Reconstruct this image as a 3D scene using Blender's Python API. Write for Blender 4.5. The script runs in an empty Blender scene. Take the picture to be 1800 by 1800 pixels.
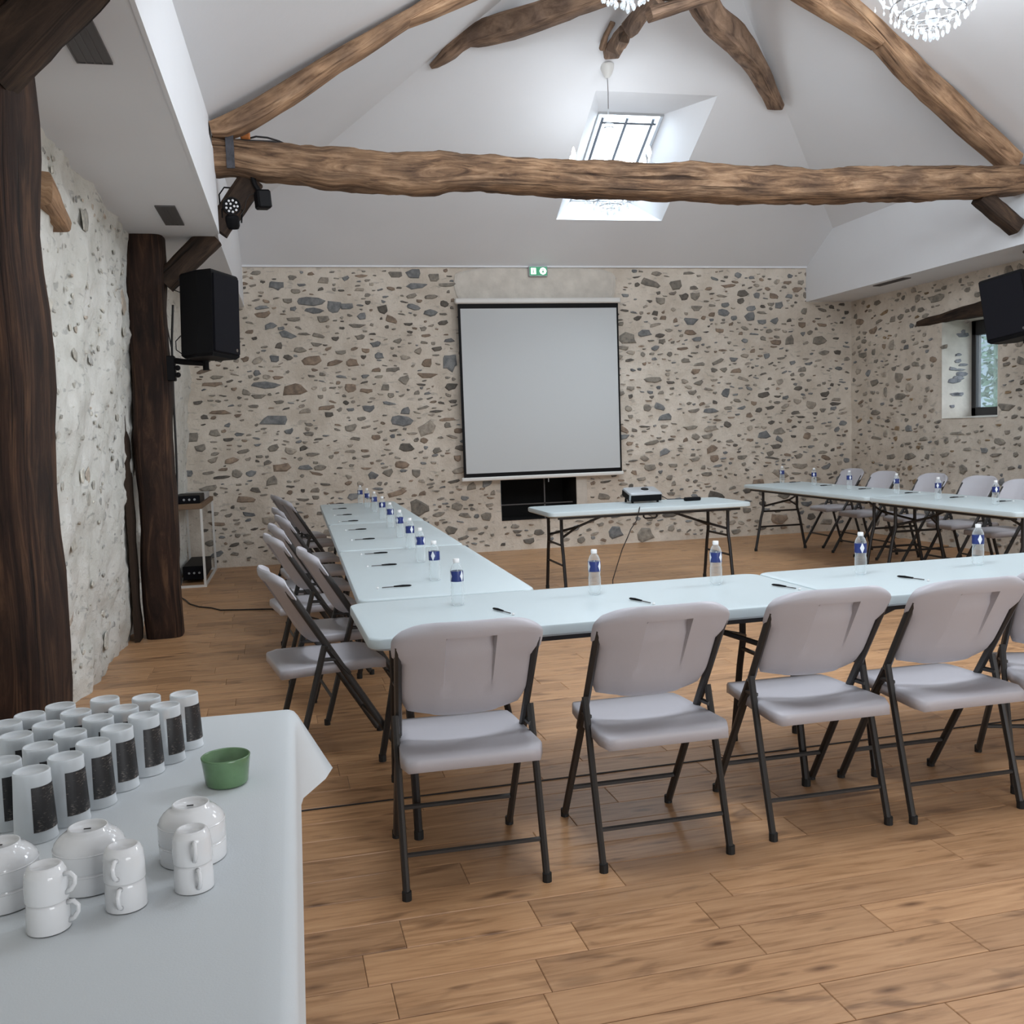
import bpy, math, random
from mathutils import Vector, Matrix, noise
random.seed(7)
R = math.radians
C = bpy.context.scene.collection
SC = bpy.context.scene

# ------------------------------------------------------------------ camera
YAW, PIT, ROL, FPX, CH = 0.2158, 0.08175, -0.0343, 1726.0, 1.42
_f = Vector((math.sin(YAW)*math.cos(PIT), math.cos(YAW)*math.cos(PIT), -math.sin(PIT)))
_r0 = Vector((math.cos(YAW), -math.sin(YAW), 0)); _u0 = _r0.cross(_f)
CR = _r0*math.cos(ROL)+_u0*math.sin(ROL); CU = -_r0*math.sin(ROL)+_u0*math.cos(ROL)
CAM = Vector((0, 0, CH))
cd = bpy.data.cameras.new('camera'); cam = bpy.data.objects.new('camera', cd); C.objects.link(cam)
cd.sensor_width = 36; cd.lens = FPX/1800*36; cd.clip_start = .05; cd.clip_end = 200
m = Matrix.Identity(4)
for i in range(3):
    m[i][0] = CR[i]; m[i][1] = CU[i]; m[i][2] = -_f[i]; m[i][3] = CAM[i]
cam.matrix_world = m
SC.camera = cam

def ray(x, y): return CR*((x-900)/FPX) - CU*((y-900)/FPX) + _f
def at(x, y, Y): d = ray(x, y); return CAM + d*(Y/d.y)
def atz(x, y, z): d = ray(x, y); return CAM + d*((z-CH)/d.z)
def atx(x, y, X): d = ray(x, y); return CAM + d*(X/d.x)

# ------------------------------------------------------------------ world, lights, exposure
SC.view_settings.view_transform = 'Standard'
SC.view_settings.look = 'None'
SC.view_settings.gamma = 1
SC.view_settings.use_curve_mapping = False
SC.view_settings.exposure = 0.75
w = bpy.data.worlds.new('sky'); SC.world = w; w.use_nodes = True
bgn = w.node_tree.nodes['Background']
bgn.inputs[0].default_value = (0.80, 0.90, 1.0, 1); bgn.inputs[1].default_value = 3.0

def area(name, loc, target, sx, sy, power, col):
    l = bpy.data.lights.new(name, 'AREA'); l.shape = 'RECTANGLE'; l.size = sx; l.size_y = sy
    l.energy = power; l.color = col
    o = bpy.data.objects.new(name, l); C.objects.link(o); o.location = loc
    o.rotation_euler = (Vector(target)-Vector(loc)).to_track_quat('-Z', 'Y').to_euler()
    return o
# daylight through the skylight; the other three are added fill lights out of view
area('skylight_daylight', (3.55, 10.05, 5.05), (3.0, 7.4, 1.5), 0.7, 1.1, 85, (.80, .91, 1))
area('added_roof_fill', (5.3, 4.2, 4.25), (2.6, 5.2, 0), 1.1, 1.6, 62, (.86, .93, 1))
area('added_roof_fill', (0.9, 3.0, 4.15), (5.4, 6.6, .6), 1.1, 1.6, 85, (.86, .93, 1))
area('added_rear_fill', (3.4, -3.4, 1.5), (3.2, 9, 3.6), 3.4, 2.3, 112, (.95, .97, 1))

# ------------------------------------------------------------------ materials
MATS = {}
def newmat(name):
    m = bpy.data.materials.new(name); m.use_nodes = True
    nt = m.node_tree; b = nt.nodes['Principled BSDF']; MATS[name] = m
    return m, nt, b
def N(nt, t, **kw):
    n = nt.nodes.new(t)
    for k, v in kw.items():
        if k.startswith('i_'): n.inputs[int(k[2:])].default_value = v
        else: setattr(n, k, v)
    return n
def simple(name, col, rough=.5, metal=0, bump=0, bscale=60, var=0, vscale=3, spec=.5):
    m, nt, b = newmat(name)
    b.inputs['Base Color'].default_value = (*col, 1); b.inputs['Roughness'].default_value = rough
    b.inputs['Metallic'].default_value = metal; b.inputs['Specular IOR Level'].default_value = spec
    tc = N(nt, 'ShaderNodeTexCoord')
    if var:
        n = N(nt, 'ShaderNodeTexNoise'); n.inputs['Scale'].default_value = vscale; n.inputs['Detail'].default_value = 5
        nt.links.new(tc.outputs['Object'], n.inputs['Vector'])
        cr = N(nt, 'ShaderNodeValToRGB')
        cr.color_ramp.elements[0].position = .3; cr.color_ramp.elements[1].position = .7
        cr.color_ramp.elements[0].color = (*[c*(1-var) for c in col], 1); cr.color_ramp.elements[1].color = (*[min(1, c*(1+var)) for c in col], 1)
        nt.links.new(n.outputs[0], cr.inputs[0]); nt.links.new(cr.outputs[0], b.inputs['Base Color'])
    if bump:
        n = N(nt, 'ShaderNodeTexNoise'); n.inputs['Scale'].default_value = bscale; n.inputs['Detail'].default_value = 4
        nt.links.new(tc.outputs['Object'], n.inputs['Vector'])
        bp = N(nt, 'ShaderNodeBump'); bp.inputs['Strength'].default_value = bump; bp.inputs['Distance'].default_value = .01
        nt.links.new(n.outputs[0], bp.inputs['Height']); nt.links.new(bp.outputs[0], b.inputs['Normal'])
    return m

M_plaster = simple('white_plaster', (.775, .79, .815), .85, bump=.08, bscale=25, var=.015, vscale=1.5)
M_white_plastic = simple('white_plastic', (.465, .455, .49), .42, bump=.10, bscale=500)
M_table = simple('table_plastic', (.53, .61, .635), .40, bump=.06, bscale=420)
M_tube = simple('grey_tube', (.036, .034, .033), .42, metal=.2)
M_leg = simple('dark_brown_tube', (.012, .010, .010), .45, metal=.1)
M_black = simple('black_plastic', (.004, .004, .005), .55, spec=.15)
M_grille = simple('black_grille', (.006, .006, .009), .75, bump=.3, bscale=700, spec=.15)
M_rubber = simple('black_rubber', (.010, .010, .010), .7)
M_iron = simple('iron', (.06, .06, .07), .6, metal=.4, bump=.5, bscale=60, var=.3, vscale=20)
M_cloth = simple('white_cloth', (.58, .615, .635), .9, bump=.06, bscale=300)
M_china = simple('white_china', (.70, .71, .72), .10, var=.02, vscale=3)
M_green = simple('green_glaze', (.125, .225, .115), .22, var=.12, vscale=30)
M_screen = simple('screen_fabric', (.56, .585, .595), .75, bump=.03, bscale=300)
M_whitepaint = simple('white_metal', (.72, .71, .68), .4)
M_darkvoid = simple('alcove_black', (.006, .006, .006), .95, bump=.3, bscale=20)  # near-black base colour for the alcove interior
M_jamb = simple('lime_render', (.62, .58, .52), .9, bump=.5, bscale=18, var=.10, vscale=8)
M_silver = simple('silver_plastic', (.42, .44, .46), .35, metal=.2)
M_cord = simple('black_cord', (.012, .010, .010), .6)
M_vent = simple('grey_vent', (.10, .095, .095), .6)
M_chrome = simple('chrome', (.6, .6, .62), .15, metal=1)
M_sash = simple('grey_sash', (.13, .15, .18), .5)
M_orange = simple('orange_fuse', (.6, .20, .05), .6)
M_frame = simple('dark_window_frame', (.018, .018, .02), .4)
M_penw = simple('white_pen_plastic', (.8, .8, .8), .3)
M_green_leaf = simple('leaf_green', (.09, .17, .12), .7, var=.4, vscale=6)
M_hedge_wall = simple('pale_render_outside', (.15, .19, .215), .9, var=.25, vscale=1)

def wood(name, c0, c1, c2, rough=.8, scale=1.0, bump=.5):
    """rough hewn timber: UV.x runs along the grain in metres, UV.y round it"""
    m, nt, b = newmat(name); L = nt.links.new
    uv = N(nt, 'ShaderNodeUVMap'); oi = N(nt, 'ShaderNodeObjectInfo')
    off = N(nt, 'ShaderNodeVectorMath', operation='ADD'); sc = N(nt, 'ShaderNodeVectorMath', operation='SCALE'); sc.inputs['Scale'].default_value = 37
    cx = N(nt, 'ShaderNodeCombineXYZ')
    for k in range(3): L(oi.outputs['Random'], cx.inputs[k])
    L(cx.outputs[0], sc.inputs[0]); L(uv.outputs[0], off.inputs[0]); L(sc.outputs[0], off.inputs[1])
    mp = N(nt, 'ShaderNodeMapping'); mp.inputs['Scale'].default_value = (1.6*scale, 16*scale, 4); L(off.outputs[0], mp.inputs[0])
    n1 = N(nt, 'ShaderNodeTexNoise'); n1.inputs['Scale'].default_value = 1.6; n1.inputs['Detail'].default_value = 9; n1.inputs['Roughness'].default_value = .68; n1.inputs['Distortion'].default_value = .8
    L(mp.outputs[0], n1.inputs[0])
    mp2 = N(nt, 'ShaderNodeMapping'); mp2.inputs['Scale'].default_value = (2.2*scale, 4*scale, 1); L(off.outputs[0], mp2.inputs[0])
    n2 = N(nt, 'ShaderNodeTexNoise'); n2.inputs['Scale'].default_value = 1.5; n2.inputs['Detail'].default_value = 5; L(mp2.outputs[0], n2.inputs[0])
    r1 = N(nt, 'ShaderNodeValToRGB'); e = r1.color_ramp.elements
    e[0].position = .34; e[0].color = (*c0, 1); e[1].position = .68; e[1].color = (*c2, 1)
    k = r1.color_ramp.elements.new(.5); k.color = (*c1, 1)
    L(n1.outputs[0], r1.inputs[0])
    r2 = N(nt, 'ShaderNodeValToRGB'); e = r2.color_ramp.elements
    e[0].position = .32; e[0].color = (.5, .47, .47, 1); e[1].position = .65; e[1].color = (1.15, 1.08, 1, 1)
    L(n2.outputs[0], r2.inputs[0])
    mx = N(nt, 'ShaderNodeMix', data_type='RGBA', blend_type='MULTIPLY'); mx.inputs[0].default_value = 1
    L(r1.outputs[0], mx.inputs[6]); L(r2.outputs[0], mx.inputs[7])
    # drying cracks
    mp3 = N(nt, 'ShaderNodeMapping'); mp3.inputs['Scale'].default_value = (.9*scale, 26*scale, 1); L(off.outputs[0], mp3.inputs[0])
    n3 = N(nt, 'ShaderNodeTexNoise'); n3.inputs['Scale'].default_value = 1; n3.inputs['Detail'].default_value = 3; L(mp3.outputs[0], n3.inputs[0])
    r3 = N(nt, 'ShaderNodeValToRGB'); e = r3.color_ramp.elements
    e[0].position = .30; e[0].color = (.25, .22, .2, 1); e[1].position = .36; e[1].color = (1, 1, 1, 1); L(n3.outputs[0], r3.inputs[0])
    mx2 = N(nt, 'ShaderNodeMix', data_type='RGBA', blend_type='MULTIPLY'); mx2.inputs[0].default_value = 1
    L(mx.outputs[2], mx2.inputs[6]); L(r3.outputs[0], mx2.inputs[7])
    L(mx2.outputs[2], b.inputs['Base Color'])
    b.inputs['Roughness'].default_value = rough; b.inputs['Specular IOR Level'].default_value = .3
    ad = N(nt, 'ShaderNodeMath', operation='ADD'); L(n1.outputs[0], ad.inputs[0]); L(r3.outputs[0], ad.inputs[1])
    bp = N(nt, 'ShaderNodeBump'); bp.inputs['Strength'].default_value = bump; bp.inputs['Distance'].default_value = .012
    L(ad.outputs[0], bp.inputs['Height']); L(bp.outputs[0], b.inputs['Normal'])
    return m
M_beam = wood('old_oak_beam', (.075, .044, .028), (.23, .145, .088), (.42, .29, .19), bump=.9, scale=1.2)
M_rafter = wood('pale_oak', (.19, .115, .068), (.37, .24, .15), (.50, .35, .23), scale=1.1)
M_post = wood('dark_oak_post', (.014, .007, .005), (.034, .017, .011), (.11, .060, .034), scale=.8)
M_brace = wood('dark_oak_brace', (.018, .012, .009), (.045, .029, .020), (.085, .055, .036))
M_hipw = wood('grey_oak', (.13, .085, .06), (.26, .18, .128), (.38, .27, .20), scale=1.3)
M_shelfwood = wood('shelf_oak', (.18, .12, .07), (.28, .19, .12), (.34, .25, .17), scale=2, bump=.1)

def plank_mat():
    m, nt, b = newmat('floor_plank_wood'); L = nt.links.new
    tc = N(nt, 'ShaderNodeTexCoord'); at_ = N(nt, 'ShaderNodeAttribute', attribute_name='seed'); oi = N(nt, 'ShaderNodeObjectInfo')
    # seed: object random plus per-face seed (joined far planks)
    sd = N(nt, 'ShaderNodeMath', operation='ADD'); L(oi.outputs['Random'], sd.inputs[0]); L(at_.outputs['Fac'], sd.inputs[1])
    cx = N(nt, 'ShaderNodeCombineXYZ'); ml = N(nt, 'ShaderNodeMath', operation='MULTIPLY'); ml.inputs[1].default_value = 61.7
    L(sd.outputs[0], ml.inputs[0]); L(ml.outputs[0], cx.inputs[0]); L(ml.outputs[0], cx.inputs[1])
    off = N(nt, 'ShaderNodeVectorMath', operation='ADD'); L(tc.outputs['Object'], off.inputs[0]); L(cx.outputs[0], off.inputs[1])
    mp = N(nt, 'ShaderNodeMapping'); mp.inputs['Scale'].default_value = (1.5, 20, 1); L(off.outputs[0], mp.inputs[0])
    n1 = N(nt, 'ShaderNodeTexNoise'); n1.inputs['Scale'].default_value = 2.2; n1.inputs['Detail'].default_value = 8; n1.inputs['Roughness'].default_value = .62; n1.inputs['Distortion'].default_value = .6
    L(mp.outputs[0], n1.inputs[0])
    r1 = N(nt, 'ShaderNodeValToRGB'); e = r1.color_ramp.elements
    e[0].position = .28; e[0].color = (.27, .142, .066, 1); e[1].position = .72; e[1].color = (.57, .345, .190, 1)
    k = r1.color_ramp.elements.new(.47); k.color = (.455, .258, .134, 1)
    L(n1.outputs[0], r1.inputs[0])
    mp2 = N(nt, 'ShaderNodeMapping'); mp2.inputs['Scale'].default_value = (2.0, 6.5, 1); L(off.outputs[0], mp2.inputs[0])
    n2 = N(nt, 'ShaderNodeTexNoise'); n2.inputs['Scale'].default_value = 1.5; n2.inputs['Detail'].default_value = 3; n2.inputs['Distortion'].default_value = 1.2; L(mp2.outputs[0], n2.inputs[0])
    r2 = N(nt, 'ShaderNodeValToRGB'); e = r2.color_ramp.elements
    e[0].position = .26; e[0].color = (.20, .15, .13, 1); e[1].position = .42; e[1].color = (1, 1, 1, 1); L(n2.outputs[0], r2.inputs[0])
    mx = N(nt, 'ShaderNodeMix', data_type='RGBA', blend_type='MULTIPLY'); mx.inputs[0].default_value = .6
    L(r1.outputs[0], mx.inputs[6]); L(r2.outputs[0], mx.inputs[7])
    # knots
    mp4 = N(nt, 'ShaderNodeMapping'); mp4.inputs['Scale'].default_value = (3.0, 9, 1); L(off.outputs[0], mp4.inputs[0])
    vo = N(nt, 'ShaderNodeTexVoronoi'); vo.inputs['Scale'].default_value = 1.0; L(mp4.outputs[0], vo.inputs['Vector'])
    r4 = N(nt, 'ShaderNodeValToRGB'); e = r4.color_ramp.elements
    e[0].position = .03; e[0].color = (.22, .16, .13, 1); e[1].position = .17; e[1].color = (1, 1, 1, 1); L(vo.outputs['Distance'], r4.inputs[0])
    mx4 = N(nt, 'ShaderNodeMix', data_type='RGBA', blend_type='MULTIPLY'); mx4.inputs[0].default_value = .8
    L(mx.outputs[2], mx4.inputs[6]); L(r4.outputs[0], mx4.inputs[7])
    # tone of each plank
    fr = N(nt, 'ShaderNodeMath', operation='MULTIPLY'); fr.inputs[1].default_value = 7.31; L(sd.outputs[0], fr.inputs[0])
    fc = N(nt, 'ShaderNodeMath', operation='FRACT'); L(fr.outputs[0], fc.inputs[0])
    r5 = N(nt, 'ShaderNodeValToRGB'); e = r5.color_ramp.elements
    e[0].color = (.84, .82, .80, 1); e[1].color = (1.10, 1.07, 1.02, 1); L(fc.outputs[0], r5.inputs[0])
    mx5 = N(nt, 'ShaderNodeMix', data_type='RGBA', blend_type='MULTIPLY'); mx5.inputs[0].default_value = 1
    L(mx4.outputs[2], mx5.inputs[6]); L(r5.outputs[0], mx5.inputs[7])
    L(mx5.outputs[2], b.inputs['Base Color'])
    b.inputs['Roughness'].default_value = .42; b.inputs['Specular IOR Level'].default_value = .4
    bp = N(nt, 'ShaderNodeBump'); bp.inputs['Strength'].default_value = .12; bp.inputs['Distance'].default_value = .003
    L(n1.outputs[0], bp.inputs['Height']); L(bp.outputs[0], b.inputs['Normal'])
    return m
M_plank = plank_mat()
M_grout = simple('floor_joint', (.10, .062, .04), .8)

def mortar(name, c0, c1, spots=0.0, grime=0.0):
    m, nt, b = newmat(name); L = nt.links.new
    tc = N(nt, 'ShaderNodeTexCoord')
    n1 = N(nt, 'ShaderNodeTexNoise'); n1.inputs['Scale'].default_value = 3.2; n1.inputs['Detail'].default_value = 8; n1.inputs['Roughness'].default_value = .65; L(tc.outputs['Object'], n1.inputs[0])
    r1 = N(nt, 'ShaderNodeValToRGB'); e = r1.color_ramp.elements
    e[0].position = .35; e[0].color = (*c0, 1); e[1].position = .65; e[1].color = (*c1, 1); L(n1.outputs[0], r1.inputs[0])
    out = r1.outputs[0]
    # half-plastered stones and small chips showing through the lime
    mp = N(nt, 'ShaderNodeMapping'); mp.inputs['Scale'].default_value = (9, 9, 22); L(tc.outputs['Object'], mp.inputs[0])
    n2 = N(nt, 'ShaderNodeTexNoise'); n2.inputs['Scale'].default_value = 1; n2.inputs['Detail'].default_value = 3; n2.inputs['Distortion'].default_value = .5; L(mp.outputs[0], n2.inputs[0])
    r2 = N(nt, 'ShaderNodeValToRGB'); e = r2.color_ramp.elements
    e[0].position = .60; e[0].color = (1, 1, 1, 1); e[1].position = .68; e[1].color = (1-spots, 1-spots*.98, 1-spots*.95, 1); L(n2.outputs[0], r2.inputs[0])
    mx = N(nt, 'ShaderNodeMix', data_type='RGBA', blend_type='MULTIPLY'); mx.inputs[0].default_value = 1
    L(out, mx.inputs[6]); L(r2.outputs[0], mx.inputs[7])
    L(mx.outputs[2], b.inputs['Base Color'])
    b.inputs['Roughness'].default_value = .95; b.inputs['Specular IOR Level'].default_value = .15
    n3 = N(nt, 'ShaderNodeTexNoise'); n3.inputs['Scale'].default_value = 22; n3.inputs['Detail'].default_value = 6; n3.inputs['Roughness'].default_value = .7; L(tc.outputs['Object'], n3.inputs[0])
    ad = N(nt, 'ShaderNodeMath', operation='SUBTRACT'); L(n3.outputs[0], ad.inputs[0]); L(r2.outputs[0], ad.inputs[1])
    bp = N(nt, 'ShaderNodeBump'); bp.inputs['Strength'].default_value = .6; bp.inputs['Distance'].default_value = .02
    L(n3.outputs[0], bp.inputs['Height']); L(bp.outputs[0], b.inputs['Normal'])
    return m
M_mortar = mortar('lime_mortar', (.60, .53, .445), (.76, .69, .60), .24)
M_whitewash = mortar('whitewashed_stone', (.66, .655, .60), (.82, .815, .77), .30)

def stone_mat(name, attr):
    m, nt, b = newmat(name); L = nt.links.new
    if attr:
        s = N(nt, 'ShaderNodeAttribute', attribute_name='tone'); col = s.outputs['Color']
    else:
        s = N(nt, 'ShaderNodeObjectInfo'); col = s.outputs['Color']
    g = N(nt, 'ShaderNodeNewGeometry')
    n = N(nt, 'ShaderNodeTexNoise'); n.inputs['Scale'].default_value = 16; n.inputs['Detail'].default_value = 6; n.inputs['Roughness'].default_value = .7; L(g.outputs['Position'], n.inputs[0])
    r = N(nt, 'ShaderNodeValToRGB'); e = r.color_ramp.elements
    e[0].position = .3; e[0].color = (.52, .52, .54, 1); e[1].position = .7; e[1].color = (1.35, 1.3, 1.22, 1); L(n.outputs[0], r.inputs[0])
    mx = N(nt, 'ShaderNodeMix', data_type='RGBA', blend_type='MULTIPLY'); mx.inputs[0].default_value = 1
    L(col, mx.inputs[6]); L(r.outputs[0], mx.inputs[7]); L(mx.outputs[2], b.inputs['Base Color'])
    b.inputs['Roughness'].default_value = .85; b.inputs['Specular IOR Level'].default_value = .25
    bp = N(nt, 'ShaderNodeBump'); bp.inputs['Strength'].default_value = .6; bp.inputs['Distance'].default_value = .01
    L(n.outputs[0], bp.inputs['Height']); L(bp.outputs[0], b.inputs['Normal'])
    return m
M_stone = stone_mat('field_stone', False); M_stone_s = stone_mat('field_stone_chips', True)

def emis(name, col, s):
    m, nt, b = newmat(name); b.inputs['Emission Color'].default_value = (*col, 1); b.inputs['Emission Strength'].default_value = s
    b.inputs['Base Color'].default_value = (*col, 1); return m
M_bulb = emis('bulb', (1, .99, .97), 5)
M_exit = emis('exit_green', (.03, .20, .10), .55)
M_exitw = emis('exit_white', (.85, 1, .92), 1.1)
M_led = simple('led_lens', (.7, .7, .72), .2)

def thin_clear(name, tint, fac, rough=.05, white=None):
    m, nt, b = newmat(name); L = nt.links.new
    b.inputs['Base Color'].default_value = (*(white or tint), 1); b.inputs['Roughness'].default_value = rough
    tr = N(nt, 'ShaderNodeBsdfTransparent'); tr.inputs[0].default_value = (*tint, 1)
    mx = N(nt, 'ShaderNodeMixShader')
    lw = N(nt, 'ShaderNodeLayerWeight'); lw.inputs[0].default_value = .35
    mr = N(nt, 'ShaderNodeMapRange'); mr.inputs['To Min'].default_value = fac; mr.inputs['To Max'].default_value = min(1, fac+.55)
    L(lw.outputs['Facing'], mr.inputs[0]); L(mr.outputs[0], mx.inputs[0])
    L(tr.outputs[0], mx.inputs[1]); L(b.outputs[0], mx.inputs[2])
    L(mx.outputs[0], nt.nodes['Material Output'].inputs[0]); return m
M_glass = thin_clear('window_glass', (.97, .99, 1), .03, .02)
M_pet = thin_clear('clear_bottle', (.97, .985, .99), .10, .06, (.85, .9, .92))
M_crystal = thin_clear('crystal', (.92, .95, .97), .30, .03, (.92, .95, .97))
M_frost = thin_clear('frosted_plastic', (.93, .95, .96), .50, .35, (.78, .82, .85))

def bottle_label_mat():
    m, nt, b = newmat('bottle_label'); L = nt.links.new
    tc = N(nt, 'ShaderNodeTexCoord'); sp = N(nt, 'ShaderNodeSeparateXYZ'); L(tc.outputs['Object'], sp.inputs[0])
    an = N(nt, 'ShaderNodeMath', operation='ARCTAN2'); L(sp.outputs[1], an.inputs[0]); L(sp.outputs[0], an.inputs[1])
    # white lens shaped badge repeated round the label
    s1 = N(nt, 'ShaderNodeMath', operation='MULTIPLY'); s1.inputs[1].default_value = 1.5; L(an.outputs[0], s1.inputs[0])
    si = N(nt, 'ShaderNodeMath', operation='COSINE'); L(s1.outputs[0], si.inputs[0])
    ab = N(nt, 'ShaderNodeMath', operation='ABSOLUTE'); L(si.outputs[0], ab.inputs[0])
    zz = N(nt, 'ShaderNodeMath', operation='SUBTRACT'); L(sp.outputs[2], zz.inputs[0]); zz.inputs[1].default_value = .1225
    za = N(nt, 'ShaderNodeMath', operation='ABSOLUTE'); L(zz.outputs[0], za.inputs[0])
    zs = N(nt, 'ShaderNodeMath', operation='MULTIPLY'); zs.inputs[1].default_value = 22; L(za.outputs[0], zs.inputs[0])
    sm = N(nt, 'ShaderNodeMath', operation='ADD'); L(ab.outputs[0], sm.inputs[0]); L(zs.outputs[0], sm.inputs[1])
    lt = N(nt, 'ShaderNodeMath', operation='LESS_THAN'); L(sm.outputs[0], lt.inputs[0]); lt.inputs[1].default_value = .55
    mx = N(nt, 'ShaderNodeMix', data_type='RGBA'); L(lt.outputs[0], mx.inputs[0])
    mx.inputs[6].default_value = (.016, .032, .16, 1); mx.inputs[7].default_value = (.75, .78, .82, 1)
    L(mx.outputs[2], b.inputs['Base Color']); b.inputs['Roughness'].default_value = .35
    return m
M_blabel = bottle_label_mat()
def cup_label_mat():
    m, nt, b = newmat('cup_label'); L = nt.links.new
    tc = N(nt, 'ShaderNodeTexCoord'); mp = N(nt, 'ShaderNodeMapping'); mp.inputs['Scale'].default_value = (90, 90, 260); L(tc.outputs['Object'], mp.inputs[0])
    n = N(nt, 'ShaderNodeTexNoise'); n.inputs['Scale'].default_value = 1.6; n.inputs['Detail'].default_value = 4; L(mp.outputs[0], n.inputs[0])
    n2 = N(nt, 'ShaderNodeTexNoise'); n2.inputs['Scale'].default_value = 28; L(tc.outputs['Object'], n2.inputs[0])
    a = N(nt, 'ShaderNodeMath', operation='ADD'); L(n.outputs[0], a.inputs[0]); L(n2.outputs[0], a.inputs[1])
    r = N(nt, 'ShaderNodeValToRGB'); e = r.color_ramp.elements
    e[0].position = .54; e[0].color = (.010, .009, .010, 1); e[1].position = .66; e[1].color = (.20, .17, .15, 1)
    h = N(nt, 'ShaderNodeMath', operation='MULTIPLY'); h.inputs[1].default_value = .5; L(a.outputs[0], h.inputs[0]); L(h.outputs[0], r.inputs[0])
    L(r.outputs[0], b.inputs['Base Color']); b.inputs['Roughness'].default_value = .45
    return m
M_clabel = cup_label_mat()

# ------------------------------------------------------------------ mesh helpers
class MB:
    def __init__(s): s.v = []; s.f = []; s.uv = []; s.seed = []
    def add(s, vs, fs, uvs=None):
        b = len(s.v); s.v += [tuple(p) for p in vs]
        for k, f in enumerate(fs):
            s.f.append(tuple(b+i for i in f)); s.uv.append(uvs[k] if uvs else None)
    def box(s, x0, x1, y0, y1, z0, z1):
        s.add([(x0,y0,z0),(x1,y0,z0),(x1,y1,z0),(x0,y1,z0),(x0,y0,z1),(x1,y0,z1),(x1,y1,z1),(x0,y1,z1)],
              [(0,3,2,1),(4,5,6,7),(0,1,5,4),(1,2,6,5),(2,3,7,6),(3,0,4,7)]); return s
    def bbox(s, x0, x1, y0, y1, z0, z1, b=.01):
        """box with chamfered edges"""
        X = (x0, x1); Y = (y0, y1); Z = (z0, z1); vs = []; idx = {}
        for i in (0,1):
            for j in (0,1):
                for k in (0,1):
                    sx = b*(1-2*i); sy = b*(1-2*j); sz = b*(1-2*k)
                    idx[i,j,k,'x'] = len(vs); vs.append((X[i], Y[j]+sy, Z[k]+sz))
                    idx[i,j,k,'y'] = len(vs); vs.append((X[i]+sx, Y[j], Z[k]+sz))
                    idx[i,j,k,'z'] = len(vs); vs.append((X[i]+sx, Y[j]+sy, Z[k]))
        g = lambda i,j,k,a: idx[i,j,k,a]; fs = []
        for i in (0,1):
            fs.append([g(i,0,0,'x'),g(i,1,0,'x'),g(i,1,1,'x'),g(i,0,1,'x')]); fs.append([g(0,i,0,'y'),g(1,i,0,'y'),g(1,i,1,'y'),g(0,i,1,'y')]); fs.append([g(0,0,i,'z'),g(1,0,i,'z'),g(1,1,i,'z'),g(0,1,i,'z')])
            for j in (0,1):
                fs.append([g(i,j,0,'x'),g(i,j,1,'x'),g(i,j,1,'y'),g(i,j,0,'y')]); fs.append([g(i,0,j,'x'),g(i,1,j,'x'),g(i,1,j,'z'),g(i,0,j,'z')]); fs.append([g(0,i,j,'y'),g(1,i,j,'y'),g(1,i,j,'z'),g(0,i,j,'z')])
                for k in (0,1): fs.append([g(i,j,k,'x'),g(i,j,k,'y'),g(i,j,k,'z')])
        s.add(vs, fs); return s
    def tube(s, pts, r, n=8, cap=True, flat=1.0):
        pts = [Vector(p) for p in pts]; rings = []; rr = r if isinstance(r, (list, tuple)) else [r]*len(pts)
        prev = None; vs = []; fs = []
        for i, p in enumerate(pts):
            d = (pts[min(i+1, len(pts)-1)]-pts[max(i-1, 0)]).normalized()
            a = d.orthogonal().normalized() if prev is None else (prev - d*prev.dot(d)).normalized()
            if prev is None:
                up = Vector((0,0,1)) if abs(d.z) < .9 else Vector((0,1,0)); a = (up-d*up.dot(d)).normalized()
            prev = a; b = d.cross(a)
            for k in range(n):
                t = 2*math.pi*k/n; vs.append(p + a*math.cos(t)*rr[i]*flat + b*math.sin(t)*rr[i])
        for i in range(len(pts)-1):
            for k in range(n):
                fs.append((i*n+k, i*n+(k+1)%n, (i+1)*n+(k+1)%n, (i+1)*n+k))
        if cap: fs.append(tuple(range(n))[::-1]); fs.append(tuple((len(pts)-1)*n+k for k in range(n)))
        s.add(vs, fs); return s
    def lathe(s, prof, n=20, c=(0,0,0), cap0=False, cap1=False):
        vs = []; fs = []
        for (r, z) in prof:
            for k in range(n):
                t = 2*math.pi*k/n; vs.append((c[0]+r*math.cos(t), c[1]+r*math.sin(t), c[2]+z))
        for i in range(len(prof)-1):
            for k in range(n): fs.append((i*n+k, i*n+(k+1)%n, (i+1)*n+(k+1)%n, (i+1)*n+k))
        if cap0: fs.append(tuple(range(n))[::-1])
        if cap1: fs.append(tuple((len(prof)-1)*n+k for k in range(n)))
        s.add(vs, fs); return s
    def slab(s, poly, z0, z1, e=.006):
        """closed outline in XY, thickness in Z, edges rounded"""
        n = len(poly); c = Vector((sum(p[0] for p in poly)/n, sum(p[1] for p in poly)/n))
        def ins(d): return [(p[0]-(1 if p[0] > c.x else -1)*min(d, abs(p[0]-c.x)), p[1]-(1 if p[1] > c.y else -1)*min(d, abs(p[1]-c.y))) for p in poly]
        lv = [(e, z0), (0, z0+e), (0, z1-e), (e*.4, z1-e*.3), (e*1.2, z1)]; vs = []
        for d, z in lv: vs += [(x, y, z) for x, y in ins(d)]
        fs = [(i*n+k, i*n+(k+1)%n, (i+1)*n+(k+1)%n, (i+1)*n+k) for i in range(len(lv)-1) for k in range(n)]
        fs += [tuple(range(n))[::-1], tuple((len(lv)-1)*n+k for k in range(n))]
        s.add(vs, fs); return s
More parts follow.
